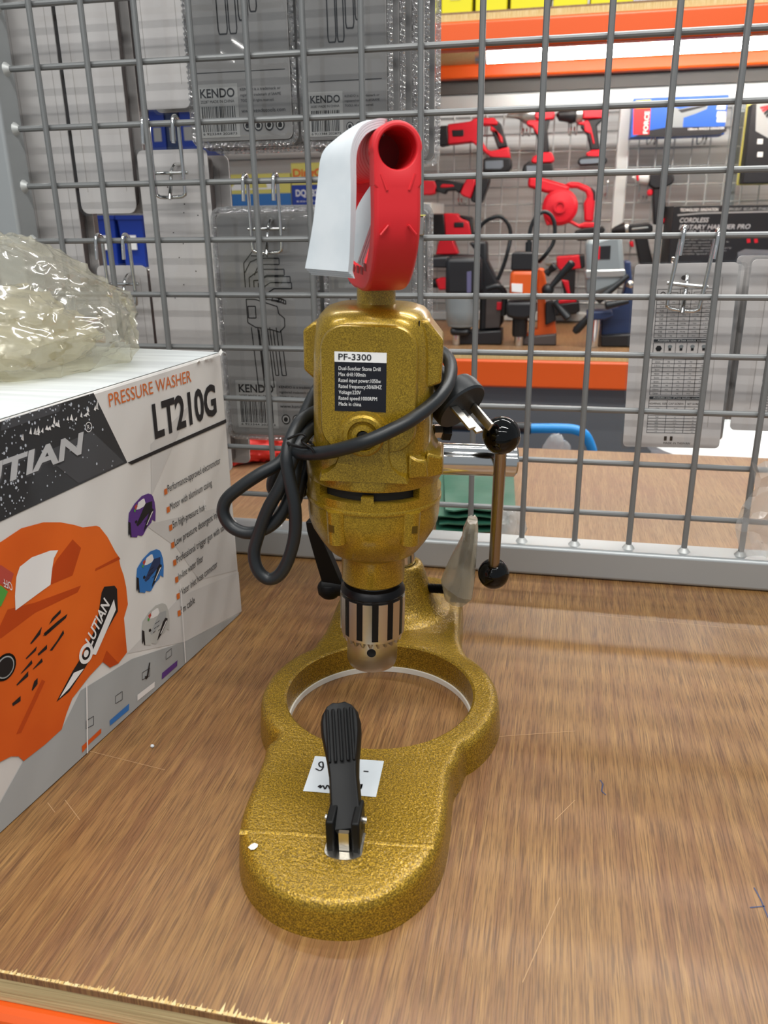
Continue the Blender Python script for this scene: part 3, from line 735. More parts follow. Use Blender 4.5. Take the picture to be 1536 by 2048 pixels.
# type label
lb = MB('label_black'); LO = lambda x, z, k: H(x, -.0376 - k, z)
lx0, lx1, lz0, lz1 = -.0192, .0096, .2280, .2612
lzm = .2556
lb.poly([LO(lx0, lz0, 0), LO(lx1, lz0, 0), LO(lx1, lzm, 0), LO(lx0, lzm, 0)])
lb.m('label_white').poly([LO(lx0, lzm, 0), LO(lx1, lzm, 0), LO(lx1, lz1, 0), LO(lx0, lz1, 0)])
uX = (LO(1, 0, 0) - LO(0, 0, 0)); uZ = (LO(0, 1, 0) - LO(0, 0, 0))
lb.m('ink').text('PF-3300', LO(lx0+.0022, lzm+.0012, .0002), uX, uZ, width=.0182, height=.0033, bold=.012)
for k, (t, w) in enumerate([('Dual-Suscker Stone Drill', .0232), ('Max drill:100min', .0150), ('Rated input power:1050w', .0235), ('Rated frequency:50/60HZ', .0240), ('Voltage:220V', .0125), ('Rated speed:1000RPM', .0215), ('Made in china', .0126)]):
    lb.m('label_white').text(t, LO(lx0+.0023, .2511 - k*.00333, .0002), uX, uZ, width=w, height=.0021)
lb.build('type_label', motor, None)['label'] = 'black and white type label on the motor front'
# chuck
ck = MB('black_steel', HM)
ck.lathe([(.0120, .1085), (.0120, .1060), (.0190, .1052), (.0206, .1030), (.0212, .1010), (.0206, .0998), (.012, .0998)], (0, 0, 0), n=48)
sl = MB('black_steel', HM); sl.lathe([(.0200, .1002), (.0207, .0996), (.0207, .0720), (.0200, .0712)], (0, 0, 0), n=48)
sl.m('brushed_steel')
for k in range(13):
    a0 = 360/13*k - 90 - 4; a = [a0 - 8.2 + 16.4*i/5 for i in range(6)]
    for z0, z1 in ((.0722, .0985),):
        o_ = [(.0214*math.cos(R(t)), .0214*math.sin(R(t)), z0) for t in a]; i_ = [(.0202*math.cos(R(t)), .0202*math.sin(R(t)), z0) for t in a][::-1]
        sl.prism(o_ + i_, (0, 0, z1-z0))
chuck = MB('brushed_steel', HM).lathe([(.0168, .0700), (.0169, .0690), (.0169, .0500), (.0158, .0466), (.0120, .0455), (.0060, .0452), (.0056, .0480), (.0001, .048)], (0, 0, 0), n=56).build('chuck', dr, 30)
sl.build('chuck_sleeve', chuck, 30)
ck.build('chuck_collar', chuck, 35)
gt = MB('brushed_steel', HM); NG = 24; ra_, rb2, rc_, rd2 = [], [], [], []
for k in range(NG*4):
    a = 2*math.pi*k/(NG*4); c_, s_ = math.cos(a), math.sin(a); tip_ = (k % 4) in (0, 1)
    ra_.append((c_*.0206, s_*.0206, .0722)); rb2.append((c_*.0206, s_*.0206, .0702))
    rr_ = .0196 if tip_ else .0172; zz_ = .0664 if tip_ else .0697
    rc_.append((c_*rr_, s_*rr_, zz_)); rd2.append((c_*.0166, s_*.0166, .0664 if tip_ else .0694))
gt.loft([ra_, rb2, rc_, rd2], True, True)
gt.build('gear_ring', chuck, 20)
kh = MB('void', HM); kh.cyl((.001, -.0160, .0618), (.001, -.01705, .0618), .0030, n=18); kh.build('key_hole', chuck)
MB('chrome', HM).lathe([(.0150, .1088), (.0150, .1050), (.0158, .1045), (.0150, .1036)], (0, 0, 0), n=40).build('spindle', chuck)
# carriage behind the motor, feed shaft, crank
cg = MB('gold_smooth', BM)
cg.prism([(-.0240, .024, .150), (.0330, .024, .150), (.0240, .105, .150), (.0165, .142, .150), (-.0135, .142, .150), (-.0240, .105, .150)], (0, 0, .062))
cg.lathe([(.0205, .145), (.0205, .216)], (bc[0], bc[1], 0), n=32)
cg.build('carriage', dr, 30, bevel=.002)
def Bi(v): return BM.inverted() @ v
sa = AY(880, 917, .54); sb_ = AY(1032, 922, .553)
sd = (sb_ - sa).normalized(); s0 = sa - sd*.055
fs = MB('chrome'); fs.lathe([(.0098, 0), (.0112, .0008), (.0112, (sb_-s0).length-.0014), (.0100, (sb_-s0).length)], s0, sd, 40)
shaft = fs.build('feed_shaft', dr, 30)
MB('steel').cyl(sb_ - sd*.002, sb_ + sd*.0012, .0045, n=20).build('shaft_screw', shaft)
k0 = AY(1003, 871, .5245); k1 = AY(987, 1147, .597)
kk = (k1-k0).normalized()
MB('crank_steel').cyl(k0 + kk*.004, k1 - kk*.004, .0043, n=24).build('crank_rod', dr)
for c_, r_ in ((k0, .0126), (k1, .0124)):
    s_ = 1 if c_ is k0 else -1
    MB('black_gloss').lathe([(.0045, .0128-.0004), (.0062, .0110)] + [(r_*math.sin(R(a)), r_*math.cos(R(a))) for a in range(32, 181, 6)], c_, kk*s_, 40).build('ball_knob', dr, 40)
# left clamp lever, right clamp bolt
cl = MB('black_plastic'); a = AY(668, 1168, .585); b = AY(622, 1040, .570); v = (b-a).normalized()
cl.loft([[p + Vector((dx, dy, 0)) for dx, dy in ((-w, -.005), (w, -.005), (w, .005), (-w, .005))] for p, w in ((a - v*.002, .0085), (a + v*.008, .0078), (a.lerp(b, .4), .0068), (a.lerp(b, .85), .0048), (b, .0030))])
cl.cyl(a + Vector((-.010, 0, -.002)), a + Vector((.024, .003, -.002)), .0088, .0080, 20)
cl.lathe([(.0060, 0), (.0095, .004), (.0100, .0095), (.0085, .013)], a + Vector((-.004, 0, -.012)), (0, 0, 1), 20)
cl.build('clamp_lever', dr, 40, bevel=.0008)
ra = AY(852, 1176, .600); rb_ = AY(925, 1180, .602); rd = (rb_-ra).normalized()
rbm = MB('black_steel')
L_ = (rb_-ra).length; prof = [(.0030, 0)]
for i in range(14): h = .002 + i*(L_*.55)/14; prof += [(.0042, h), (.0036, h + L_*.02)]
prof += [(.0048, L_*.60), (.0062, L_*.64), (.0062, L_*.72), (.0052, L_*.76), (.0052, L_*1.0), (.0030, L_*1.02)]
rbm.lathe(prof, ra, rd, 18); clampbolt = rbm.build('clamp_bolt', dr, 30)
la = AY(921, 1180, .602); lb_ = AY(940, 1060, .604); v = (lb_-la).normalized()
kl = MB('black_plastic'); kl.loft([[p + Vector((dx, dy, 0)) for dx, dy in ((-w, -.004), (w, -.004), (w, .004), (-w, .004))] for p, w in ((la - v*.010, .0072), (la + v*.006, .0070), (la.lerp(lb_, .5), .0052), (lb_, .0038))])
kl.build('clamp_handle', clampbolt, 40, bevel=.0008)
ps = MB('sleeve_film')                               # crumpled plastic sleeve over the clamp handle
rows = [((890, 1195), (930, 1206), .588), ((882, 1160), (945, 1196), .586), ((893, 1135), (949, 1165), .588), ((905, 1105), (952, 1120), .592), ((924, 1072), (956, 1080), .597), ((927, 1052), (956, 1062), .600), ((935, 1037), (955, 1043), .603)]
rings = []
for (l, r_, y) in rows:
    a_ = AY(*l, y); b_ = AY(*r_, y); mid = (a_+b_)/2; hw = (b_-a_)/2; n_ = 18
    rings.append([mid + hw*math.cos(2*math.pi*i/n_)*(1+.10*noise.noise(Vector((i*.9, l[1]*.05, 0)))) + Vector((0, .011*math.sin(2*math.pi*i/n_)*(1+.5*noise.noise(Vector((i*1.3, l[1]*.03, 4)))), .002*noise.noise(Vector((i*.7, l[1], 1))))) for i in range(n_)])
ps.loft(rings, False, True)
sleeve = ps.build('plastic_sleeve', clampbolt, 25)
sleeve['label'] = 'milky crumpled plastic sleeve over the right clamp handle'
# hex bolt behind right
MB('steel').cyl(AY(866, 862, .51), AY(884, 862, .513), .0046, n=6).build('clamp_nut', motor)
MB('black_steel').cyl(AY(884, 863, .513), AY(900, 864, .515), .0058, n=6).build('clamp_nut', motor)
# ---- red D handle
HA = R(23.5); hs = Vector((math.sin(HA), -math.cos(HA), 0)); hw = Vector((math.cos(HA), math.sin(HA), 0)); hc = H(0, 0, .2925); hc = Vector((hc.x, hc.y, 0))
def HP(s_, w, z): return hc + hs*s_ + hw*w + Vector((0, 0, z))
rd_ = MB('red_plastic')
cl_ = [(.0530, .3450), (.0530, .338), (.0526, .3290), (.0500, .3195), (.0425, .3095), (.0310, .3010), (.0170, .2982), (0, .2980), (-.0170, .2982), (-.0310, .3010), (-.0425, .3095), (-.0500, .3195), (-.0526, .3290), (-.0530, .338), (-.0530, .3450)]
P = spline([(a, b, 0) for a, b in cl_], 4)
rings = []
for i, p in enumerate(P):
    d = (P[min(i+1, len(P)-1)] - P[max(i-1, 0)]).normalized(); nrm_ = Vector((d.y, -d.x, 0))
    t = .0064; w = .0118
    pts = []
    for (a, b) in ((-1, -.72), (-.86, -1), (.86, -1), (1, -.72), (1, .72), (.86, 1), (-.86, 1), (-1, .72)):
        c_ = p + nrm_*(t*b); pts.append(HP(c_.x, w*a, c_.y))
    rings.append(pts)
rd_.loft(rings)
for s_ in (-1, 1):                                   # eyes that carry the hollow grip
    def eye(so, ro, dz):
        o_ = []
        for a in range(0, 360, 6):
            c_, n_ = math.cos(R(a)), math.sin(R(a))
            if n_ >= 0: w, z = ro*c_, ro*n_
            else:
                k_ = 1/max(abs(c_)/.0118, abs(n_)/.0180) if dz else ro; w, z = k_*c_, k_*n_
            o_.append(HP(s_*so, w, .3613 + z))
        return o_
    rd_.loft([eye(.0592, .0094, 0), eye(.0596, .0102, 0), eye(.0594, .0118, 1), eye(.0584, .0123, 1), eye(.0468, .0123, 1), eye(.0466, .0094, 0)] + [eye(.0592, .0094, 0)], False, False)
rd_.prism([HP(.0100*math.cos(R(a)), .0100*math.sin(R(a)), .2915) for a in range(0, 360, 15)], (0, 0, .008))
handle = rd_.build('handle', dr, 32, bevel=.0006)
gp = MB('red_plastic')
pr_ = [(.0094, -.0500)]
for i in range(12): s0_ = -.048 + i*.008; pr_ += [(.0121, s0_), (.0121, s0_+.0068), (.0116, s0_+.0071), (.0116, s0_+.0077)]
pr_ += [(.0121, .048), (.0094, .050)]
pr_ += [(.0093, .050), (.0093, -.050)]
gp.lathe(pr_, HP(0, 0, .3613), hs, 40, True)
gp.build('grip', handle, 32)
MB('red_hole_shade').cyl(HP(.020, 0, .3613), HP(.021, 0, .3613), .0094, n=32).build('grip_hollow_shade', handle)['label'] = 'inside of the hollow grip, its shade put into a darker red'
hb_ = MB('red_hole_shade')                                 # flat patches on the handle foot, shade of its recesses put into the colour
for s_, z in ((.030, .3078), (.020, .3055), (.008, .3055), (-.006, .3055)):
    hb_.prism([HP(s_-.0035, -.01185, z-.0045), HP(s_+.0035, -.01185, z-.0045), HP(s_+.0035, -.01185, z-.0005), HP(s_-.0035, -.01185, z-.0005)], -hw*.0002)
hb_.build('foot_pocket_shade', handle, None)
# bevel lines on the front of the handle
hl = MB('red_plastic')
for q in (((-.0085, .350), (-.0055, .3425)), ((.0085, .350), (.0055, .3425)), ((-.0090, .322), (-.0050, .3265)), ((.0090, .322), (.0050, .3265))):
    hl.tube([HP(.0592, q[0][0], q[0][1]), HP(.0595, q[1][0], q[1][1])], .0007, 6)
hl.build('moulded_rib', handle)
# ---- cable and plug
cbm = MB('black_rubber')
def cable(pts, r=.0040, k=7): cbm.tube(spline([AY(x, y, d) for x, y, d in pts], k), r, 12)
cable([(862, 738, .512), (880, 757, .507), (893, 775, .502)], .0072)
cable([(880, 702, .510), (893, 712, .500), (902, 735, .488), (895, 770, .470), (870, 803, .452), (825, 838, .434), (780, 862, .4245), (735, 882, .4195), (690, 896, .4230), (650, 905, .430), (612, 907, .437), (585, 902, .445)])
cable([(650, 755, .500), (628, 790, .485), (605, 840, .470), (585, 890, .458), (560, 925, .452), (520, 948, .448), (480, 975, .446), (452, 1000, .445), (447, 1028, .444), (465, 1055, .443), (500, 1066, .442), (540, 1052, .442), (568, 1020, .443), (585, 975, .445), (592, 930, .450), (600, 880, .455), (612, 845, .462), (635, 828, .470), (652, 840, .480)])
cable([(650, 850, .478), (625, 855, .462), (600, 885, .448), (582, 925, .441), (560, 975, .438), (535, 1020, .438), (515, 1075, .438), (508, 1110, .437), (517, 1142, .436), (538, 1158, .436), (560, 1148, .436), (578, 1115, .436), (590, 1065, .436), (589, 1010, .436), (578, 955, .437), (574, 910, .440), (585, 870, .448), (605, 838, .458), (632, 823, .470)])
cable([(640, 870, .480), (620, 910, .468), (605, 950, .463), (592, 1000, .463), (578, 1030, .466)])
cable([(640, 950, .485), (600, 985, .475), (570, 990, .470), (545, 975, .464), (560, 930, .462), (600, 890, .462)])
cord = cbm.build('power_cord', dr, 60)
tt = MB('black_plastic')
tt.tube([AY(597 + 30*math.cos(a)*.95 + 6*math.sin(a), 885 + 9*math.sin(a) + 4*math.cos(a), .452 - .022*math.sin(a)) for a in [2*math.pi*i/20 for i in range(20)]], .0010, 6, True)
tt.tube(spline([AY(x, y, .428) for x, y in ((575, 878), (600, 868), (612, 872), (604, 882), (622, 896), (628, 905))], 5), .0008, 6)
tt.build('wire_tie', cord)
pc = AY(912, 800, .500); pa = (AY(945, 834, .489) - AY(900, 782, .500)).normalized()
plm = MB('black_rubber'); u_, w_ = _frame(pa)
plm.lathe([(.0045, -.026), (.0060, -.014), (.0090, -.010), (.0165, -.006), (.0178, -.002), (.0178, .0055), (.0168, .0070), (.0001, .0070)], pc, pa, 40)
plug = plm.build('mains_plug', cord, 30)
ps_ = MB('brushed_steel'); acr = pa.cross(Vector((0, 0, 1))).normalized(); adn = acr.cross(pa).normalized()
if adn.z > 0: adn = -adn
for c_, t1, t2 in ((acr*.0102 - adn*.003, .0030, .0009), (-acr*.0006 + adn*.003, .0030, .0009), (-acr*.0100 + adn*.001, .0010, .0030)):
    o_ = pc + pa*.0070 + c_
    ps_.prism([o_ + acr*t1*a + adn*t2*b for a, b in ((-1, -1), (1, -1), (1, 1), (-1, 1))], pa*.0190)
ps_.build('plug_pin', plug, bevel=.0004)

# ---- folded leaflet over the grip
pf = MB('white_paper')
def ribbon(rows, th=.0016, layers=4):
    L_ = spline([AY(*r_[0]) for r_ in rows], 6); Q_ = spline([AY(*r_[1]) for r_ in rows], 6); K = len(L_)
    for n_ in range(layers):
        Lr = []; 
        for i in range(K):
            d = (L_[min(i+1, K-1)] - L_[max(i-1, 0)]).normalized(); nn = (Q_[i]-L_[i]).cross(d).normalized()
            off = nn*(th*n_); h_ = nn*.0005
            a_, b_ = L_[i]+off, Q_[i]+off
            Lr.append([a_+h_, b_+h_, b_-h_, a_-h_])
        if n_: e_ = Vector((.0004*n_, 0, -.0009*n_)); Lr[-1] = [q + e_ for q in Lr[-1]]
        pf.loft(Lr)
ribbon([((775, 262, .452), (772, 246, .436)), ((745, 243, .455), (772, 240, .432)), ((715, 250, .452), (752, 240, .428)), ((672, 280, .440), (722, 256, .421)), ((645, 310, .430), (703, 300, .416)), ((636, 370, .424), (703, 380, .413)), ((628, 440, .420), (702, 450, .411)), ((618, 500, .418), (700, 510, .410)), ((611, 537, .417), (697, 544, .409))], .0011, 4)
ribbon([((742, 372, .470), (766, 372, .448)), ((716, 415, .470), (756, 408, .446)), ((704, 465, .470), (741, 455, .446)), ((699, 512, .470), (716, 527, .446))], .0012, 3)
tag(pf.build('folded_leaflet', None, 30), 'folded white paper leaflet draped over the red drill handle', 'leaflet')

# ================================================================== HOOKS AND PACKS ON THE WIRE PANEL
def make_hook(label, x, z, rot=0., w=.0262, drop=.062, prong=.12, group='double wire hooks on the mesh panel'):
    h = thing('wire_hook', label, 'hook', (x, PYP+.0026, z), group)
    M = Matrix.Translation((x, PYP+.0026, z)) @ Matrix.Rotation(rot, 4, 'Y')
    u = MB('chrome', M); r = .0018; y = .0052
    def leg(s):
        xx = s*w/2
        return [(xx, -.0085, -.017), (xx, -.0072, -.004), (xx, -.0052, .0035), (xx, 0, .0056), (xx, y, .0030)]
    u.tube(spline(leg(-1), 5) + spline([(-w/2, y, -.01), (-w/2, y+.0015, -drop+.007), (-w/2+.002, y+.002, -drop+.0015), (-w/2+.007, y+.002, -drop), (w/2-.007, y+.002, -drop), (w/2-.002, y+.002, -drop+.0015), (w/2, y+.0015, -drop+.007), (w/2, y, -.01)], 5) + spline(leg(1), 5)[::-1], r, 8)
    u.build('hook_frame', h, 60)
    c = MB('chrome', M); c.cyl((-w*.62, y+.0035, -.041), (w*.62, y+.0035, -.041), .0017, n=8); c.build('cross_bar', h, 60)
    p = MB('chrome', M); p.tube(spline([(0, y-.002, -drop-.002), (0, y+.002, -drop+.006), (0, y+.006, -.044), (0, y+.012, -.036), (0, y+.03, -.032), (0, y+prong, -.030), (0, y+prong+.008, -.024)], 6), .0019, 8)
    p.build('prong', h, 60)
    return h
for (pxl, pyl, pxr, pyr, rot, lab) in (
    (291, 246, 351, 241, 0, 'chrome double hook holding the wide grey card behind the top left mesh rows'),
    (491, 362, 551, 358, 0, 'chrome double hook holding the clamshell of outlined hex keys beside the carton top'),
    (199, 483, 252, 480, 0, 'chrome double hook low on the left, holding the narrow grey card above the carton'),
    (1366, 463, 1434, 470, R(6), 'chrome double hook on the right holding the pack with printed size tables'),
    (108, 596, 134, 593, 0, 'chrome double hook at the far left, partly hidden by the crumpled bag')):
    a = AY(pxl, pyl, PYP+.0026); b = AY(pxr, pyr, PYP+.0026)
    z = min(wz, key=lambda q: abs(q - (a.z+b.z)/2 + .003))
    make_hook(lab, (a.x+b.x)/2, z, rot, min(.030, max(.024, (b-a).length)))
# small price clip on the wire right of the red handle
pc_ = thing('price_clip', 'small grey clip with yellow green ticket on the wire right of the red handle', 'price clip', AY(838, 455, PYP-.006))
a = AY(838, 442, PYP-.006)
MB('steel').box((a.x-.0045, a.y-.002, a.z-.012), (a.x+.0045, a.y+.003, a.z+.004)).build('clip', pc_, bevel=.0008)
MB('yellow_card').box((a.x-.008, a.y-.0045, a.z+.0042), (a.x+.006, a.y-.0005, a.z+.0052)).build('ticket', pc_)

def pack(name, label, x0, x1, z0, z1, y, group=None, kind='card', deep=.022, r=.006, prints=None, skew=0., top_tabs=False):
    """kind card: grey backing card with a dark tray behind it.  kind clam: clear clamshell round a grey insert"""
    t = thing(name, label, 'hanging pack', ((x0+x1)/2, y, z0), group)
    Mx = Matrix.Translation(((x0+x1)/2, y, (z0+z1)/2)) @ Matrix.Rotation(skew, 4, 'Y') @ Matrix.Translation((-(x0+x1)/2, -y, -(z0+z1)/2))
    if kind == 'card':
        c = MB('card_grey', Mx); c.prism([(x, y, z) for x, z in rrect(x0, x1, z0, z1, r)], (0, .0012, 0)); c.build('backing_card', t, None)
        b = MB('card_side', Mx); e = .004
        b.loft([[(x, yy, z) for x, z in rrect(x0+e+i_, x1-e-i_, z0+e+i_, z1-e-i_, r)] for yy, i_ in ((y+.0012, 0), (y+deep*.8, .001), (y+deep, .004))]); b.build('tray', t)
        f = MB('clear_film', Mx); f.poly([(x, y-.0016, z) for x, z in rrect(x0-.002, x1+.002, z0-.002, z1+.002, r)]); f.build('clear_cover', t, None)
        g = MB('card_crease', Mx)
        k = .0006
        for xx in (x0+(x1-x0)*.16, x0+(x1-x0)*.86): g.box((xx-k/2, y-.0002, z0+.02), (xx+k/2, y-.00002, z1-.012))
        g.build('fold_crease', t, None)
    else:
        ic = MB('insert_grey', Mx); e = .0055
        ic.prism([(x, y, z) for x, z in rrect(x0+e, x1-e, z0+e, z1-e, r)], (0, .001, 0)); ic.build('card_insert', t, None)
        f = MB('clear_film', Mx)
        f.loft([[(x, yy, z) for x, z in rrect(x0+i_, x1-i_, z0+i_, z1-i_, r)] for yy, i_ in ((y+.0008, e), (y-.0022, e+.002), (y-.003, e+.004))], False, True)
        f.loft([[(x, yy, z) for x, z in rrect(x0+i_, x1-i_, z0+i_, z1-i_, r)] for yy, i_ in ((y+.0016, e), (y+deep*.8, e+.002), (y+deep, e+.006))], False, True)
        f.build('clear_shell', t)
        cr_ = MB('crimp_film', Mx)
        out_ = rrect(x0, x1, z0, z1, r+.004, 6); n_ = len(out_)
        # crimped weld: a zig-zag bead all the way round
        P = spline([(x, y+.0005, z) for x, z in out_], 1, True); L_ = [Vector(p) for p in P]; per = sum((L_[i]-L_[i-1]).length for i in range(len(L_)))
        pts = []; 
        for i in range(len(L_)):
            a_ = L_[i]; b_ = L_[(i+1) % len(L_)]; m_ = max(1, int((b_-a_).length/.0022))
            for j in range(m_): pts.append(a_.lerp(b_, j/m_))
        cc_ = Vector(((x0+x1)/2, y, (z0+z1)/2)); ring_a = []; ring_b = []; ring_c = []
        for i, p in enumerate(pts):
            zz = .0009 if i % 2 else -.0009
            d = (pts[(i+1) % len(pts)] - pts[i-1]).normalized(); nn = Vector((d.z, 0, -d.x))
            if nn.dot(cc_-p) < 0: nn = -nn
            ring_a.append(p); ring_b.append(p + nn*.0022 + Vector((0, zz-.0008, 0))); ring_c.append(p + nn*.0050 + Vector((0, -zz*.6, 0)))
        cr_.loft([ring_a, ring_b, ring_c], False, False); cr_.build('crimped_edge', t, 20)
    if prints:
        p = MB('ink', Mx); prints(p, x0, x1, z0, z1, y); p.build('print', t, None)
    return t
UX, UZ = Vector((1, 0, 0)), Vector((0, 0, 1))
def barcode(p, x0, x1, z0, z1, y, num=None):
    x = x0
    p.m('ink')
    while x < x1:
        w = rnd.choice((.0004, .0007, .0011)); p.poly([(x, y, z0), (min(x+w, x1), y, z0), (min(x+w, x1), y, z1), (x, y, z1)]); x += w + rnd.choice((.0005, .0008, .0012))
    if num: p.text(num, ((x0+x1)/2, y, z0-.0028), UX, UZ, width=(x1-x0)*1.02, align='c', height=.0019)
def info_block(p, X, Z, W, y, brand=True):           # X,Z lower left of the white sticker
    p.m('sticker_grey').poly([(X, y, Z), (X+W*.47, y, Z), (X+W*.47, y, Z+W*.53), (X, y, Z+W*.53)])
    yy = y - .0002
    p.m('ink').text('KENDO', (X+W*.035, yy, Z+W*.40), UX, UZ, width=W*.40, height=W*.085, bold=.02)
    p.text('20287 MADE IN CHINA', (X+W*.035, yy, Z+W*.345), UX, UZ, width=W*.39, height=W*.028)
    barcode(p, X+W*.04, X+W*.43, Z+W*.06, Z+W*.31, yy, '6 923344 202873')
    for k, t in enumerate(('KENDO is a trademark or', 'registered trademark of SAAME', 'TOOLS. All rights reserved.')):
        p.text(t, (X+W*.50, yy, Z+W*(.455-.055*k)), UX, UZ, width=W*(.46 if k < 2 else .38), height=W*.026)
    p.text('www.kendotools.com', (X+W*.50, yy, Z+W*.24), UX, UZ, width=W*.50, height=W*.036)
    for k in range(4):
        c = Vector((X+W*(.56+.125*k), yy, Z+W*.11)); 
        p.m('ink').poly([c + Vector((W*.05*math.cos(i*.3927), 0, W*.056*math.sin(i*.3927))) for i in range(16)])
        p.m('sticker_grey').poly([c + Vector((W*.038*math.cos(i*.3927), -.0002, W*.044*math.sin(i*.3927))) for i in range(16)])
        p.m('ink').poly([c + Vector((W*a, -.0004, W*b)) for a, b in (((-.022, -.026), (.020, -.026), (.024, .006), (0, .030), (-.022, .008)) if k % 2 else ((-.026, -.006), (-.012, -.028), (.014, -.024), (.026, .004), (.012, .026), (-.016, .022)))])
def keys(p, pts, y, w=.0009, closed=False):
    P = [Vector((a, y, b)) for a, b in pts]
    for i in range(len(P) if closed else len(P)-1): p.m('ink').line(P[i], P[(i+1) % len(P)], w, (0, 1, 0))
def rect_at(pl, pr, yref, yt, yb, y, xm=None):
    a = AY(pl, yref, y); b = AY(pr, yref, y); xm = xm or (pl+pr)/2
    zt = .66 if yt is None else AY(xm, yt, y).z
    return a.x, b.x, AY(xm, yb, y).z, zt

# grey cards at the left
y = PYP + .030
for k in range(2):
    yy = y + k*.026
    a = rect_at(54, 153, 400, None, 574, y, 125)
    pack('carded_pack', ['leftmost tall grey backing card, beside the panel post', 'second tall pack directly behind the leftmost grey card'][k], *a, yy, 'tall carded packs at the left', r=.008)
    a = rect_at(161, 271, 400, None, 427, y, 220)
    pack('carded_pack', ['tall grey backing card second from the panel post, rounded lower corners', 'pack directly behind the second grey card from the panel post'][k], *a, yy, 'tall carded packs at the left', r=.008)
    a = rect_at(284, 380, 200, None, 218, y, 330)
    pack('carded_pack', ['short hanging grey card between the tall cards and the clamshells', 'pack directly behind the short grey card beside the clamshells'][k], *a, yy, 'tall carded packs at the left', r=.006)
a = rect_at(279, 418, 360, 299, 740, y+.004, 345)
pack('carded_pack', 'wide light grey card with scattered dark specks, hung on the upper left hook', a[0], a[1], .075, a[3], y+.004, None, deep=.03, r=.006, prints=lambda p, x0, x1, z0, z1, y_: [p.m('card_side').poly([Vector((x0+(x1-x0)*q, y_-.0002, z1-.02-.13*s)) + Vector((.0007*math.cos(i*1.05), 0, .0007*math.sin(i*1.05))) for i in range(6)]) for q, s in ((.4, .1), (.62, .22), (.8, .3), (.42, .42), (.55, .5), (.6, .28), (.88, .36), (.47, .6), (.7, .7), (.5, .8), (.35, .9))])
pack('carded_pack', 'card pack hanging directly behind the wide speckled grey card', a[0]+.006, a[1]+.008, .075, a[3]-.004, y+.036, None, deep=.02, r=.006)
a = rect_at(194, 293, 545, 531, 760, y+.002, 245)
pack('carded_pack', 'narrow grey card with round hole on the lowest left hook above the carton', a[0], a[1], .07, a[3], y+.002, None, deep=.026, r=.006)

# clamshells of hex keys
a = rect_at(240, 300, 120, None, 214, y+.03, 270)
pack('clamshell_pack', 'narrow clear pack edge glinting between the second grey card and the short one', *a, y+.055, None, kind='clam', deep=.01)
def p_top(p, x0, x1, z0, z1, y_):
    W = (x1-x0); yy = y_ - .0003
    info_block(p, x0+W*.09, z0+.0085, W*.80, yy)
    zb = z0 + W*.80*.60 + .012
    p.m('ink').line((x0+.01, yy, zb), (x1-.01, yy, zb), .0005, (0, 1, 0))
    for q, w, h in ((.33, .075, .030), (.43, .060, .030), (.52, .075, .040), (.62, .055, .046)):
        b = zb + h; X = x0 + W*q
        keys(p, [(X-.001, b+.13), (X, b+.004), (X+.0008, b), (X+W*w, b), (X+W*w+.0008, b+.004), (X+W*w-.001, b+.13)], yy, .0011)
def p_low(p, x0, x1, z0, z1, y_):
    W = (x1-x0); yy = y_ - .0003
    info_block(p, x0+W*.12, z0+.013, W*.88, yy)
    zt = z1 - .040; X = x0 + W*.29; s = W/.094
    def K(pts, c=False): keys(p, [(X + a*s, zt + b*s) for a, b in pts], yy, .0010, c)
    K([(0, -.022), (0, -.010), (.009, 0), (.017, 0), (.022, -.005)]); K([(.007, -.004), (.019, -.004)])
    for i, (w, h) in enumerate(((.032, .006), (.036, .015), (.041, .021), (.042, .026))):
        K([(i*.004, -.030), (i*.004, -.016-h*.4), (.006+i*.004, -h-.003), (.014+i*.003, -h), (w, -h), (w, -h-.005), (.017+i*.003, -h-.005), (.012+i*.003, -h-.008), (.009+i*.003, -h-.014)])
    for i in range(4): K([(.012+i*.006, -.040), (.014+i*.005, -.036-i*.001), (.030+i*.002, -.038-i*.001), (.030+i*.002, -.041-i*.001), (.018+i*.005, -.040-i*.001)])
    K([(0, -.040), (0, -.060), (.007, -.064), (.022, -.066), (.029, -.068), (.034, -.063), (.034, -.056), (.029, -.052), (.028, -.046), (.008, -.040)], True); K([(.001, -.046), (.008, -.046), (.008, -.056), (.001, -.056)], True)
    for q, w, h in ((.003, .006, .117), (.009, .001, .108), (.012, .006, .117), (.020, .003, .106), (.026, .004, .106)):
        K([(q, -.064), (q+.003, -h), (q+.003+w, -h), (q+w, -.066)])
W0 = dict(kind='clam', deep=.010)
yb = PYP + .030
a1 = rect_at(372, 592, 150, None, 294, yb, 480); a2 = rect_at(597, 786, 150, None, 292, yb, 700)
for k in range(3):
    pack('clamshell_pack', ['clamshell of hex keys right of the grey cards, lettering at its foot', 'second clamshell in the stack above the yellow and blue box', 'rearmost clamshell in the stack above the yellow and blue box'][k], a1[0]+.004*k, a1[1]+.011*k, a1[2]-.002*k, a1[3], yb+.014*k, 'upper hex key clamshells', prints=p_top if k == 0 else None, **W0)
for k in range(5):
    pack('clamshell_pack', ['upper clamshell of hex keys directly behind the red drill handle, light streak across it', 'second in the clamshell stack behind the red handle', 'third in the clamshell stack behind the red handle', 'fourth in the clamshell stack behind the red handle', 'rearmost in the clamshell stack behind the red handle'][k], a2[0]+.006*k, a2[1]+.0086*k, a2[2]-.004*k, a2[3], yb+.013*k, 'upper hex key clamshells', prints=p_top if k == 0 else None, **W0)
a3 = rect_at(434, 640, 600, 413, 880, yb, 520); a4 = rect_at(648, 834, 600, 413, 880, yb, 730)
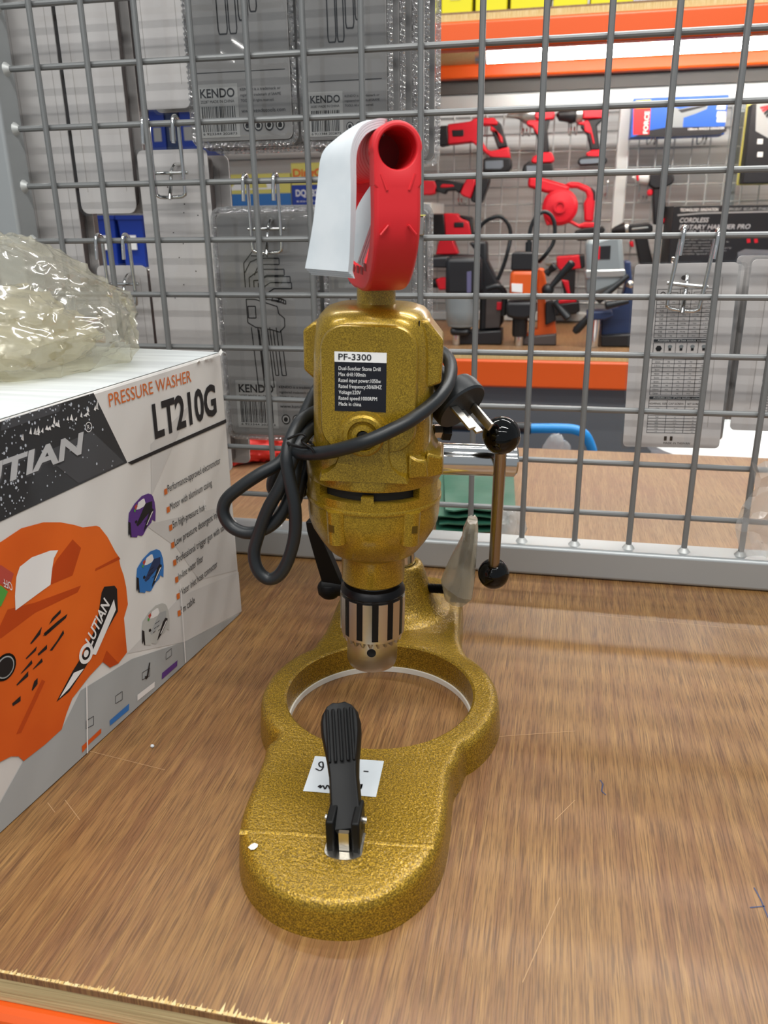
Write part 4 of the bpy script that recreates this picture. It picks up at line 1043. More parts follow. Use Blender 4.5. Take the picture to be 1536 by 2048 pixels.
for k in range(2):
    pack('clamshell_pack', ['lower clamshell showing an outlined hex key set, between carton and drill', 'clamshell directly behind the lower outlined hex key pack'][k], a3[0]+.004*k, a3[1]+.006*k, a3[2]-.002*k, a3[3]+.001*k, yb+.014*k, 'lower hex key clamshells', prints=p_low if k == 0 else None, **W0)
for k in range(3):
    pack('clamshell_pack', ['lower clamshell directly behind the gold motor, its crimped edge showing at right', 'second lower clamshell behind the gold motor', 'third lower clamshell behind the gold motor'][k], a4[0]+.003*k, a4[1]+.0055*k, a4[2]-.002*k, a4[3]+.001*k, yb+.014*k, 'lower hex key clamshells', prints=p_low if k == 0 else None, **W0)

# packs with size tables at the right
def p_tables(p, x0, x1, z0, z1, y_):
    W = x1-x0; Ht = z1-z0; yy = y_ - .0003; X0 = x0 + W*.24; X1 = x0 + W*.80
    def ln(a, b, c, d, w=.00035): p.m('ink').line((a, yy, b), (c, yy, d), w, (0, 1, 0))
    def tx(t, x, z, h, w=None): p.m('ink').text(t, (x, yy, z), UX, UZ, height=h, width=w, align='c')
    def zf(f): return z1 - Ht*f
    def table(f0, f1, rows, cols, first, cells, header=0.):
        zt, zb_ = zf(f0), zf(f1); hd = (zt-zb_)*header; rh = (zt-hd-zb_)/rows; cw = (X1-X0)/cols
        for i in range(rows+1): ln(X0, zt-hd-i*rh, X1, zt-hd-i*rh)
        ln(X0, zt, X1, zt)
        for j in range(cols+1): ln(X0+j*cw, zt, X0+j*cw, zb_)
        for i in range(rows):
            tx(first[i], X0+cw*.5, zt-hd-(i+.78)*rh, rh*.42)
            for j in range(1, cols): tx(cells[(i*3+j*2) % len(cells)], X0+cw*(j+.5), zt-hd-(i+.74)*rh, rh*.30)
        return zt, hd, cw
    zt, hd, cw = table(.13, .385, 9, 5, ['T10', 'T15', 'T20', 'T25', 'T27', 'T30', 'T40', 'T45', 'T50'], ['M3', 'M4 M5', 'M5', '1/4 M6', 'M8', 'M10', 'M12', '5/16 M8'], .22)
    for j in range(5):
        if j == 0: p.m('ink').lathe([(.0022, 0), (.0016, 0), (.0016, .0001), (.0022, .0001)], (X0+cw*.5, yy, zt-hd*.45), (0, -1, 0), 12, True)
        else: keys(p, [(X0+cw*j+cw*.2, zt-hd*.3), (X0+cw*j+cw*.8, zt-hd*.3), (X0+cw*j+cw*.8, zt-hd*.5), (X0+cw*j+cw*.2, zt-hd*.5)], yy, .0003, True)
    def bar(f):
        p.m('ink').poly([(X0, yy, zf(f+.015)), (X1, yy, zf(f+.015)), (X1, yy, zf(f)), (X0, yy, zf(f))])
        p.m('label_white').text('Available sizes of hex socket screws', ((X0+X1)/2, yy-.0002, zf(f+.0115)), UX, UZ, width=(X1-X0)*.86, height=.0017, align='c')
    bar(.393)
    zt, hd, cw = table(.412, .70, 10, 5, ['1.5mm', '2mm', '2.5mm', '3mm', '4mm', '5mm', '6mm', '8mm', '10mm', '12mm'], ['M3', 'M4', '—', 'M5', 'M6', 'M8', 'M10', 'M12', 'M16'], .24)
    c = Vector((X0+cw*.5, yy, zt-hd*.45)); p.m('ink').poly([c + Vector((.0028*math.cos(i*1.047), 0, .0028*math.sin(i*1.047))) for i in range(6)])
    for j in range(1, 5):
        cx = X0+cw*(j+.5); p.m('ink').poly([(cx-.0011, yy, zt-hd*.62), (cx+.0011, yy, zt-hd*.62), (cx+.0011, yy, zt-hd*.35), (cx-.0011, yy, zt-hd*.35)])
        p.m('tool_grey').poly([Vector((cx, yy-.0001, zt-hd*.30)) + Vector((.0019*math.cos(i*.628), 0, .0016*math.sin(i*.628))) for i in range(10)])
    bar(.708)
    zt, hd, cw = table(.727, .915, 9, 3, ['1/16', '5/64', '3/32', '7/64', '1/8', '5/32', '3/16', '7/32', '1/4'], ['#1', '#2 #3', '#4 #5', '#6', '#8', '1/4', '5/16', '3/8'], .2)
    for j, t in enumerate(('NOMINAL SIZE', 'CAP SCREW', 'SET SCREW')): tx(t, X0+cw*(j+.5), zt-hd*.7, .0017)
    for q in (.44, .50): p.m('tool_dark').poly([(x0+W*q-.0012, yy, zf(.96)), (x0+W*q+.0012, yy, zf(.96)), (x0+W*q+.0012, yy, zf(.935)), (x0+W*q-.0012, yy, zf(.935))])
    tx('MADE IN TAIWAN', x0+W*.56, zf(.98), .0020)
    p.m('card_side')
    c = Vector((x0+W*.50, yy, z1-.012))
    p.poly([c + Vector((.0035*math.cos(i*.52), 0, .0022*math.sin(i*.52))) for i in range(12)])
yr = PYP + .026
a_ = AY(1268, 533, yr); b_ = AY(1475, 520, yr); c_ = AY(1247, 897, yr); d_ = AY(1442, 893, yr)
tz = pack('carded_pack', 'sealed grey card printed with screw size tables, hung on the right hook', (a_.x+c_.x)/2, (b_.x+d_.x)/2, (c_.z+d_.z)/2, (a_.z+b_.z)/2, yr, None, deep=.014, r=.004, prints=p_tables, skew=R(-1.2))
pack('carded_pack', 'second sealed card directly behind the right pack with size tables', (a_.x+c_.x)/2+.008, (b_.x+d_.x)/2+.007, (c_.z+d_.z)/2+.004, (a_.z+b_.z)/2-.002, yr+.018, None, deep=.012, r=.004)
a = rect_at(1500, 1700, 560, 519, 862, yr, 1530)
pack('carded_pack', 'size table card cut off by the right picture edge', a[0], a[0]+.092, a[2], a[3], yr, None, deep=.014, r=.004, prints=p_tables)
pack('carded_pack', 'grey pack directly behind the size table card at the right picture edge', a[0]-.008, a[0]+.084, a[2]+.004, a[3]+.002, yr+.024, None, deep=.02, r=.004)
# film scrap hanging on the panel at the right edge
fs_ = MB('haze_film'); rows = []
for i in range(9):
    t = i/8; zc = AY(1500, 920 + 190*t, PYP-.01).z
    rows.append([Vector((AY(1484 + 22*math.sin(t*7)*.6 + k*13, 1000, PYP).x, PYP - .012 - .010*noise.noise(Vector((k*.8, i*.7, 2))), zc + .010*noise.noise(Vector((k*.5, i*.9, 7))))) for k in range(9)])
fs_.loft(rows, False, False, False)
tag(fs_.build('film_scrap', None, 20), 'torn scrap of clear film caught on the wires at the right edge', 'plastic film')

# ---- things on the deck behind the panel
g = thing('folded_bag', 'dark green folded plastic bag lying on the deck behind the panel', 'plastic bag', AZ(945, 1020, 0))
q = [AZ(*p, 0) for p in ((872, 1066), (1012, 1066), (1012, 962), (872, 957))]
q = [Vector((p.x, max(p.y, .800), 0)) for p in q]
for k in range(4):
    n_ = 12; rows = []
    for i in range(n_+1):
        t = i/n_; r_ = []
        for j in range(9):
            s_ = j/8; p = q[0].lerp(q[1], s_).lerp(q[3].lerp(q[2], s_), t)
            p.x += .003*k*(1 if k % 2 else -1); p.y += .003*k
            r_.append(p + Vector((0, 0, .0006 + k*.0075*(1-t*.75) + .0022*noise.noise(Vector((s_*4, t*5, k*3))) + .002)))
        rows.append(r_)
    mb = MB('green_plastic'); top = rows; bot = [[p - Vector((0, 0, .0016)) for p in r_] for r_ in rows]
    mb.loft([a_ + b_[::-1] for a_, b_ in zip(top, bot)]); mb.build('fold', g, 60)
tp_ = AZ(1012, 1060, 0)
t_ = crumple('crumpled_tissue', (tp_.x+.006, .802, .0005), .016, .014, .028, 'haze_film', .5, 13, 4, 9.1)
tag(t_, 'small crumpled clear wrapper behind the panel beside the crank knob', 'wrapper')
rp = AZ(478, 925, 0)
t_ = crumple('plastic_bag', (-.452, 1.085, .0005), .075, .055, .034, 'red_film', .35, 8, 5, 5.7)
tag(t_, 'crumpled red plastic bag on the rear deck behind the hex key packs', 'plastic bag')

# ================================================================== RACK ACROSS THE AISLE
d3 = thing('plywood_deck', 'plywood shelf board across the aisle carrying the magnetic drills', 'shelf board', (0, 2.45, -.018))
MB('plywood_far').box((-2.2, 2.10, -.004), (1.6, 2.80, 0)).build('veneer', d3, None)
MB('splinter').box((-2.2, 2.1001, -.018), (1.6, 2.80, -.0041)).build('plywood_core', d3, None)
tag(MB('orange_paint').box((-2.2, 2.095, -.090), (1.6, 2.14, -.0185)).build('rack_beam', bevel=.006), 'bright orange lower beam of the rack across the aisle', 'rack beam')
tag(MB('panel_grey').box((-2.2, 2.16, -.88), (1.6, 2.18, -.0185)).build('kick_panel'), 'dark grey sheet under the lower orange beam across the aisle', 'panel')
d4 = thing('plywood_deck', 'pale plywood top shelf board above the upper orange beam', 'shelf board', (0, 2.45, .742))
MB('plywood_far').box((-2.2, 2.10, .756), (1.6, 2.80, .760)).build('veneer', d4, None)
MB('splinter').box((-2.2, 2.1001, .742), (1.6, 2.80, .7559)).build('plywood_core', d4, None)
tag(MB('orange_paint').box((-2.2, 2.095, .685), (1.6, 2.14, .7415)).build('rack_beam', bevel=.006), 'upper orange beam along the front of the top shelf, over the lamp tube', 'rack beam')
tag(MB('orange_paint').box((-2.2, 2.66, .705), (1.6, 2.70, .7415)).build('rack_beam', bevel=.006), 'brightly lit orange beam under the back of the top shelf, behind the lamp tube', 'rack beam')
tag(MB('wall_dark').box((-2.2, 2.735, .673), (1.6, 2.775, .741)).build('long_strip'), 'dark added strip standing for the shade between the lit orange beam and the white panel rail', 'board')  # added strip: shade of the gap under the rear beam put into its colour
# lamp tube
lt = thing('tube_lamp', 'glowing white fluorescent tube under the top shelf across the aisle', 'lamp', (.45, 2.35, .70))
a = AY(975, 108, 2.35); b = AY(1536, 90, 2.35)
MB('tube_glow').cyl((a.x, 2.35, .712), (1.25, 2.35, .712), .0195, n=20).build('tube', lt)
MB('tool_silver').cyl((a.x-.030, 2.35, .712), (a.x, 2.35, .712), .0200, n=20).build('end_cap', lt)
MB('white_plastic').box((a.x-.025, 2.335, .7322), (1.27, 2.365, .7415)).build('long_strip', lt)
# far wire panel: white frame and thin wires
fw = thing('mesh_display', 'white framed wire panel across the aisle with red tools hanging on it', 'wire panel', (0, 2.76, .001))
FY = 2.76
MB('far_frame').box((-2.1, FY-.015, .632), (1.5, FY+.015, .672)).build('top_rail', fw, bevel=.004)
MB('far_frame').box((-2.1, FY-.015, .001), (1.5, FY+.015, .030)).build('bottom_rail', fw, bevel=.004)
MB('far_frame').box((.142, FY-.016, .030), (.178, FY+.016, .632)).build('middle_post', fw, bevel=.004)
for k in range(-14, 22):
    x = k*.0505 + .004
    if .135 < x < .185: continue
    MB('far_grid').cyl((x, FY, .03), (x, FY, .632), .0021, n=6).build('upright_wire', fw)
for k in range(12):
    MB('far_grid').cyl((-.72, FY+.004, .058+k*.05), (1.1, FY+.004, .058+k*.05), .0021, n=6).build('cross_wire', fw)
tag(MB('tool_grey').box((.485, 2.80, .0005), (.500, 2.82, .74)).build('rack_post'), 'thin dark upright behind the right end of the far wire panel', 'post')

# yellow boxes on the top shelf
for k, (x0, x1, y1, lab) in enumerate(((866, 880, 20, 'leftmost sliver of a yellow box on the top shelf'), (881, 946, 20, 'yellow box with printed panel, second from left on the top shelf'), (949, 1016, 16, 'bright lemon box third from left on the top shelf'), (1019, 1102, 13, 'wide yellow box in the middle of the top shelf'), (1104, 1177, 5, 'yellow box fourth along the top shelf, right of the widest'), (1179, 1268, 3, 'rightmost yellow box on the top shelf'))):
    a = AY(x0, 10, 2.13); b = AY(x1, 10, 2.13)
    o = thing('yellow_box', lab, 'box', ((a.x+b.x)/2, 2.2, .7605), 'yellow boxes on the top shelf')
    MB('yellow_box').box((a.x+.002, 2.13, .7605), (b.x-.002, 2.30, .86)).build('box_body', o, bevel=.002)
    MB('yellow_card').box((a.x+(b.x-a.x)*.3, 2.1293, .790), (a.x+(b.x-a.x)*.62, 2.1299, .806)).build('printed_strip', o)

# ---- hanging tools.  Outlines in photo pixels on the plane of the panel, with their own thickness.
TY = 2.712
def z1_(sx, ox, oy): return lambda pts: [(ox + x*sx, oy + y*sx) for x, y in pts]
zA = z1_(240/1536, 820, 200); zB = z1_(240/1536, 1020, 200); zC = z1_(296/1536, 1240, 170)
z4 = z1_(400/1536, 830, 380); z5 = z1_(356/1536, 1180, 380)
def slab(parent, name, m, pts, y=TY, th=.05, dy=0., bevel=.004, ground=False):
    P = [AY(px, py, y) for px, py in pts]
    mb = MB(m); mb.prism([Vector((p.x, y - th/2 + dy, max(p.z, .0006) if ground else p.z)) for p in P], (0, th, 0))
    return mb.build(name, parent, 50, bevel=bevel)
def tube_px(parent, name, m, pts, r, y=TY):
    mb = MB(m); mb.tube(spline([AY(p[0], p[1], p[2] if len(p) > 2 else y) for p in pts], 6), r, 10); return mb.build(name, parent, 60)
def turned(parent, name, m, p0, p1, prof, y=TY):
    a = AY(*p0, y); b = AY(*p1, y); d = b-a; L_ = d.length
    return MB(m).lathe([(r, t*L_) for r, t in prof], a, d, 24).build(name, parent, 35)
def tool(name, label, cat, px, py, y=TY, z=None):
    p = AY(px, py, y); return thing(name, label, cat, (p.x, y, p.z if z is None else z))
def pegs(parent_label, px, py):
    for i, (x, y_) in enumerate(zip(px, py)):
        a = AY(x, y_, FY-.005)
        mb = MB('chrome'); 
        for s in (-.012, .012): mb.tube(spline([(a.x+s, FY+.006, a.z+.045), (a.x+s, FY-.004, a.z+.05), (a.x+s, FY-.006, a.z), (a.x+s*.6, FY-.012, a.z-.004), (a.x+s*.4, FY-.06, a.z), (a.x+s*.4, FY-.075, a.z+.010)], 4), .0022, 6)
        o = mb.build('peg_hook', None, 60); tag(o, parent_label[i], 'hook', 'peg hooks on the far panel')
# reciprocating saw
t = tool('reciprocating_saw', 'red and black cordless saw hanging top left on the far panel', 'power saw', 930, 290)
slab(t, 'front_boot', 'tool_dark', zA([(230, 370), (330, 345), (500, 335), (510, 580), (400, 600), (330, 570), (230, 555)]), th=.055)
slab(t, 'motor_housing', 'tool_red', zA([(495, 320), (780, 285), (850, 240), (1090, 240), (1130, 290), (1130, 330), (1040, 330), (900, 330), (885, 480), (1000, 640), (1050, 660), (1140, 640), (1270, 605), (1290, 750), (1050, 750), (940, 660), (800, 545), (500, 580)]), th=.058)
slab(t, 'side_plate', 'tool_dark', zA([(550, 400), (700, 390), (705, 460), (690, 475), (560, 480)]), th=.064)
slab(t, 'grip', 'tool_dark', zA([(1030, 300), (1120, 270), (1170, 320), (1250, 600), (1130, 630), (1060, 430)]), th=.040)
slab(t, 'grip_inlay', 'tool_red', zA([(1040, 330), (1080, 360), (1190, 480), (1200, 570), (1150, 540), (1110, 430), (1030, 400)]), th=.046)
b_ = slab(t, 'battery', 'tool_dark', zA([(950, 760), (1040, 735), (1290, 745), (1305, 860), (1250, 930), (945, 930)]), th=.070)
slab(b_, 'battery_label', 'battery_face', zA([(975, 790), (1200, 780), (1205, 860), (1170, 890), (975, 890)]), th=.073, bevel=.001)
# two drills
t = tool('impact_driver', 'red driver with silver nose, second tool along the top of the far panel', 'power drill', 1075, 290)
turned(t, 'nose', 'tool_silver', zB([(-40, 200)])[0], zB([(320, 190)])[0], [(.004, 0), (.007, .1), (.009, .3), (.012, .44), (.020, .55), (.026, .7), (.026, 1)])
slab(t, 'motor_housing', 'tool_red', zB([(320, 125), (560, 118), (575, 190), (560, 250), (420, 270), (320, 250)]), th=.055)
slab(t, 'grip', 'tool_dark', zB([(380, 250), (510, 255), (480, 400), (505, 670), (400, 700), (345, 470), (300, 400)]), th=.038)
slab(t, 'grip_inlay', 'tool_red', zB([(205, 300), (240, 270), (390, 265), (420, 420), (400, 470), (340, 440), (290, 350), (230, 340)]), th=.044)
slab(t, 'battery_mount', 'tool_red', zB([(270, 790), (300, 730), (420, 680), (535, 675), (575, 770), (540, 810), (300, 820)]), th=.062)
b_ = slab(t, 'battery', 'tool_dark', zB([(165, 900), (180, 840), (260, 780), (300, 820), (545, 815), (550, 930), (400, 960), (200, 1000), (165, 940)]), th=.066)
slab(b_, 'battery_label', 'battery_face', zB([(215, 850), (380, 845), (380, 920), (220, 930)]), th=.069, bevel=.001)
t = tool('cordless_drill', 'red drill with black chuck, third tool along the top of the far panel', 'power drill', 1185, 290)
turned(t, 'chuck', 'tool_dark', zB([(595, 195)])[0], zB([(850, 190)])[0], [(.004, 0), (.008, .06), (.016, .14), (.019, .5), (.024, .75), (.020, 1)])
turned(t, 'torque_ring', 'tool_silver', zB([(845, 185)])[0], zB([(935, 185)])[0], [(.022, 0), (.025, .1), (.025, .9), (.022, 1)])
slab(t, 'motor_housing', 'tool_red', zB([(930, 115), (1250, 105), (1260, 230), (1190, 245), (930, 250)]), th=.055)
slab(t, 'grip', 'tool_dark', zB([(960, 260), (1210, 235), (1110, 330), (1145, 640), (1030, 650), (985, 450), (900, 350)]), th=.038)
slab(t, 'grip_inlay', 'tool_red', zB([(855, 310), (1000, 265), (1040, 370), (1070, 500), (1085, 570), (1060, 570), (1030, 440), (950, 410), (950, 330)]), th=.044)
slab(t, 'battery_mount', 'tool_red', zB([(965, 690), (1040, 650), (1160, 640), (1185, 700), (1150, 740), (990, 740)]), th=.058)
b_ = slab(t, 'battery', 'tool_dark', zB([(860, 810), (880, 750), (980, 720), (1210, 735), (1245, 770), (1230, 820), (1150, 835), (900, 845)]), th=.062)
slab(b_, 'battery_label', 'battery_face', zB([(885, 790), (910, 765), (1150, 755), (1150, 815), (900, 830)]), th=.065, bevel=.001)
# multi tool
t = tool('multi_tool', 'slim red oscillating tool with slanted battery, below the top left saw', 'power tool', 900, 378)
slab(t, 'motor_housing', 'tool_red', zA([(60, 1030), (330, 1040), (350, 1100), (330, 1200), (280, 1220), (60, 1215)]), th=.05)
slab(t, 'grip', 'tool_dark', zA([(330, 1020), (480, 1030), (720, 1065), (700, 1090), (640, 1200), (590, 1160), (480, 1165), (460, 1210), (340, 1170)]), th=.042)
slab(t, 'switch_strip', 'tool_red', zA([(400, 1100), (420, 1075), (560, 1085), (590, 1110), (500, 1125), (400, 1130)]), th=.046)
slab(t, 'battery_mount', 'tool_red', zA([(650, 1200), (690, 1100), (740, 1000), (840, 1000), (850, 1060), (790, 1265), (700, 1240)]), th=.055)
slab(t, 'battery', 'tool_dark', zA([(790, 1270), (870, 1050), (920, 990), (1025, 990), (1020, 1060), (930, 1310), (880, 1330), (800, 1300)]), th=.064)
# blower
t = tool('blower', 'red round blower with loop handle hanging below the two drills', 'blower', 1120, 410)
slab(t, 'nozzle', 'tool_red', zB([(230, 1120), (235, 1000), (270, 980), (420, 1000), (700, 1080), (780, 1120), (700, 1200), (450, 1190), (380, 1160)]), th=.06, bevel=.008)
c = AY(*zB([(640, 1370)])[0], TY); rr_ = (AY(*zB([(870, 1370)])[0], TY) - c).length
MB('tool_red').lathe([(rr_*.8, -.034), (rr_*.96, -.028), (rr_, -.018), (rr_, .030), (.001, .030)], (c.x, TY, c.z), (0, 1, 0), 40).build('fan_case', t, 35)
MB('tool_red').lathe([(rr_*.80, .0), (rr_*.34, .004), (rr_*.34, .010), (rr_*.22, .010), (rr_*.20, .004), (.001, .004)], (c.x, TY-.034, c.z), (0, -1, 0), 30).build('air_inlet', t, 30)
slab(t, 'grip', 'tool_red', zB([(700, 1080), (780, 1050), (880, 1055), (1010, 1110), (1080, 1170), (1090, 1250), (1060, 1560), (950, 1550), (945, 1320), (990, 1240), (960, 1180), (860, 1130), (780, 1130)]), th=.042, bevel=.006)
slab(t, 'grip_pad', 'tool_dark', zB([(1030, 1115), (1090, 1170), (1088, 1290), (1065, 1290), (1060, 1200)]), th=.046)
slab(t, 'foot', 'tool_red', zB([(470, 1610), (420, 1460), (520, 1500), (760, 1520), (880, 1590), (960, 1560), (1090, 1570), (1090, 1640), (880, 1640), (760, 1575), (600, 1600), (510, 1600)]), th=.05)
slab(t, 'battery', 'tool_dark', zB([(820, 1720), (840, 1670), (930, 1640), (1180, 1610), (1215, 1650), (1205, 1690), (1130, 1730), (1130, 1800), (860, 1800)]), th=.066)
# compact black driver
t = tool('impact_driver', 'black driver with white nose hanging under the blue grinder box', 'power drill', 1310, 390)
turned(t, 'nose', 'white_plastic', zC([(125, 960)])[0], zC([(310, 955)])[0], [(.004, 0), (.004, .15), (.010, .2), (.018, .4), (.021, .8), (.021, 1)])
slab(t, 'nose_ring', 'tool_red', zC([(160, 925), (190, 925), (190, 1000), (170, 1000)]), th=.044)
slab(t, 'motor_housing', 'tool_dark', zC([(300, 925), (480, 915), (545, 935), (555, 990), (530, 1030), (450, 1070), (350, 1080), (290, 1040)]), th=.055)
slab(t, 'trigger', 'tool_red', zC([(280, 1100), (320, 1070), (345, 1100), (330, 1150), (285, 1150)]), th=.03)
slab(t, 'grip', 'tool_dark', zC([(345, 1060), (470, 1040), (460, 1150), (480, 1440), (345, 1450), (335, 1200)]), th=.042)
slab(t, 'battery_clip', 'tool_red', zC([(420, 1370), (450, 1370), (475, 1430), (425, 1435)]), th=.046)
# grinder box
gb = tool('tool_box', 'blue carton showing an angle grinder, resting on pegs under the lit rail', 'box', 1360, 235)
def cuboid(parent, name, m, tl, tr, bl, y, dep, zbot=None):
    a = AY(*tl, y); b = AY(*tr, y); c = AY(*bl, y)
    return MB(m).box((a.x, y, c.z if zbot is None else zbot), (b.x, y+dep, a.z)).build(name, parent, bevel=.002)
gy = 2.66
cuboid(gb, 'carton_body', 'blue_box', (1267, 197), (1457, 197), (1267, 275), gy, .085)
gp_ = MB('tool_dark')
def gq(m, pts, k=.0006): gp_.m(m).poly([Vector((p.x, gy-k, p.z)) for p in [AY(x, y_, gy) for x, y_ in zC(pts)]])
gq('tool_dark', [(135, 540), (310, 470), (480, 440), (1105, 430), (1105, 480), (1040, 515), (480, 540)]); gq('red_plastic', [(140, 245), (320, 240), (302, 512), (135, 518)], .0009); gq('yellow_box', [(165, 160), (320, 150), (318, 238), (160, 245)], .0009)
gq('tool_grey', [(540, 220), (620, 250), (760, 220), (920, 200), (900, 250), (780, 300), (660, 340), (650, 440), (520, 440)], .0009); gq('tool_dark', [(600, 260), (900, 205), (890, 225), (640, 290)], .0012)
for z0 in (200, 275, 330): gq('white_plastic', [(1010, z0), (1100, z0), (1095, z0+55), (1000, z0+55)], .0009)
a = AY(*zC([(285, 505)])[0], gy); b = AY(*zC([(285, 262)])[0], gy)
gp_.m('label_white').text('FORCE', (a.x, gy-.0012, a.z), UZ, -UX, width=(b-a).length*.95, height=.012, bold=.03)
a = AY(*zC([(705, 470)])[0], gy); b = AY(*zC([(1085, 455)])[0], gy)
gp_.text('100mm ANGLE GRINDER', (a.x, gy-.0012, a.z), UX, UZ, width=b.x-a.x, height=.0055, bold=.02)
gp_.build('printed_front', gb, None)
# dark case at the right edge
t = tool('tool_case', 'dark boxed tool on yellow board at the right edge, beside the blue grinder box', 'box', 1510, 290)
ky = 2.63
cuboid(t, 'carton_body', 'tool_dark', (1505, 207), (1640, 207), (1505, 366), ky, .06)
cuboid(t, 'board', 'yellow_card', (1495, 200), (1640, 200), (1495, 370), ky+.062, .012)
kq = MB('print_grey'); kq.poly([Vector((p.x, ky-.0006, p.z)) for p in [AY(x, y_, ky) for x, y_ in ((1513, 207), (1640, 203), (1640, 265), (1536, 276), (1511, 262))]])
for k in range(4): kq.m('red_plastic' if k < 2 else 'ink').poly([Vector((p.x, ky-.0009, p.z)) for p in [AY(x, y_, ky) for x, y_ in ((1519+k*4, 214+k*6), (1537+k*3, 210), (1541+k*3, 212), (1522+k*4, 219+k*6))]])
for y0_ in (278, 304): kq.m('white_plastic').poly([Vector((p.x, ky-.0009, p.z)) for p in [AY(x, y_, ky) for x, y_ in ((1515, y0_), (1526, y0_), (1525, y0_+10), (1514, y0_+10))]])
kq.build('printed_front', t, None)
# jigsaw and small drill peeping out beside the clamshells
t = tool('jigsaw', 'red and black tool with flat battery half hidden left of the black magnetic drill', 'power tool', 900, 460)
slab(t, 'motor_cap', 'tool_dark', z4([(60, 180), (230, 175), (245, 345), (60, 340)]), th=.055)
slab(t, 'motor_housing', 'tool_red', z4([(228, 178), (330, 180), (360, 220), (420, 240), (440, 350), (300, 360), (240, 345)]), th=.056)
slab(t, 'side_plate', 'tool_dark', z4([(305, 245), (385, 245), (385, 290), (305, 290)]), th=.060)
slab(t, 'grip', 'tool_dark', z4([(340, 195), (440, 205), (450, 350), (420, 380), (400, 240)]), th=.04)
slab(t, 'battery_mount', 'tool_red', z4([(165, 495), (190, 390), (285, 345), (340, 490)]), th=.055)
slab(t, 'battery', 'tool_dark', z4([(110, 575), (120, 510), (240, 495), (480, 500), (480, 590)]), th=.065)
t = tool('cordless_drill', 'small red drill showing only its head beside the gold motor top', 'power drill', 885, 565)
turned(t, 'chuck', 'tool_dark', z4([(60, 720)])[0], z4([(175, 712)])[0], [(.008, 0), (.013, .4), (.016, 1)])
slab(t, 'motor_housing', 'tool_red', z4([(165, 685), (200, 670), (340, 668), (340, 755), (190, 765)]), th=.05)
slab(t, 'grip', 'tool_dark', z4([(270, 750), (340, 750), (360, 900), (290, 900)]), th=.036)
# red drill behind the orange magnetic drill
t = tool('cordless_drill', 'red drill hanging behind the orange magnetic drill', 'power drill', 1145, 560)
turned(t, 'chuck', 'tool_silver', z4([(1000, 560)])[0], z4([(1090, 555)])[0], [(.006, 0), (.012, .3), (.018, 1)])
slab(t, 'motor_housing', 'tool_red', z4([(1085, 510), (1270, 495), (1290, 600), (1110, 615), (1090, 580)]), th=.052)
slab(t, 'rear_cap', 'tool_dark', z4([(1255, 495), (1300, 495), (1305, 590), (1270, 605)]), th=.054)
slab(t, 'grip', 'tool_dark', z4([(1110, 600), (1235, 600), (1225, 820), (1150, 830)]), th=.038)
slab(t, 'grip_inlay', 'tool_red', z4([(1120, 680), (1180, 690), (1195, 800), (1170, 800), (1140, 720)]), th=.043)
slab(t, 'battery_mount', 'tool_red', z4([(1090, 870), (1110, 840), (1240, 815), (1240, 860)]), th=.056)
slab(t, 'battery', 'tool_dark', z4([(1060, 950), (1070, 890), (1100, 870), (1260, 850), (1265, 925), (1230, 945), (1080, 960)]), th=.064)
# black drill left of the rotary hammer box
t = tool('cordless_drill', 'black and grey drill hanging left of the black hammer carton', 'power drill', 1280, 490)
turned(t, 'chuck', 'tool_dark', z5([(185, 355)])[0], z5([(305, 335)])[0], [(.006, 0), (.012, .3), (.020, .9), (.018, 1)])
turned(t, 'torque_ring', 'tool_silver', z5([(302, 335)])[0], z5([(330, 330)])[0], [(.021, 0), (.021, 1)])
slab(t, 'motor_housing', 'tool_dark', z5([(325, 300), (500, 280), (535, 310), (535, 360), (400, 385), (330, 370)]), th=.052)
slab(t, 'housing_band', 'tool_grey', z5([(350, 325), (500, 310), (500, 335), (350, 350)]), th=.055)
slab(t, 'trigger', 'tool_red', z5([(335, 450), (370, 435), (380, 490), (350, 495)]), th=.03)
slab(t, 'grip', 'tool_dark', z5([(370, 380), (480, 365), (535, 600), (540, 640), (425, 640), (390, 450)]), th=.042)
pegs(['peg hook carrying the saw handle on the far panel', 'peg hook between saw and silver nosed driver', 'peg hook under the chuck of the red drill', 'peg hook under the left end of the blue carton', 'peg hook under the right end of the blue carton', 'peg hook under the black driver nose', 'peg hook below the slim red tool', 'peg hook under the blower handle','x'][:8],
     [962, 1052, 1145, 1302, 1402, 1285, 925, 1205], [268, 268, 266, 285, 285, 400, 405, 395])

# ---- magnetic drills standing on the far deck
MY = 2.22
t = tool('magnetic_drill', 'black magnetic drill with grey gearbox, left of the orange one', 'magnetic drill', 950, 690, MY, .0006)
def turned_z(parent, name, m, px, y0, y1, rs, y=MY):
    a = AY(px, y0, y); b = AY(px, y1, y)
    return MB(m).lathe([(r, (b.z-a.z)*t) for r, t in rs], (a.x, y, a.z), (0, 0, 1), 28).build(name, parent, 35)
Z4 = lambda x, y: z4([(x, y)])[0]
slab(t, 'motor', 'tool_dark', z4([(250, 515), (510, 505), (520, 800), (245, 805)]), MY, .085, bevel=.012)
slab(t, 'motor_label', 'dull_violet', z4([(412, 620), (446, 615), (444, 775), (412, 778)]), MY, .087, bevel=.0005)
a = AY(*Z4(355, 1050), MY); b = AY(*Z4(355, 840), MY)
MB('tool_grey').lathe([(.030, 0), (.036, .003), (.037, .010), (.040, .014), (.042, (b-a).length*.6), (.045, (b-a).length*1.1)], (a.x, MY, a.z), n=32).build('gearbox', t, 35)
slab(t, 'carry_arm', 'tool_dark', z4([(80, 520), (260, 510), (260, 595), (80, 590)]), MY, .05)
slab(t, 'slide_column', 'tool_dark', z4([(420, 400), (555, 390), (560, 540), (630, 680), (690, 780), (680, 1010), (650, 1060), (500, 1075), (510, 520)]), MY+.06, .06, bevel=.006)
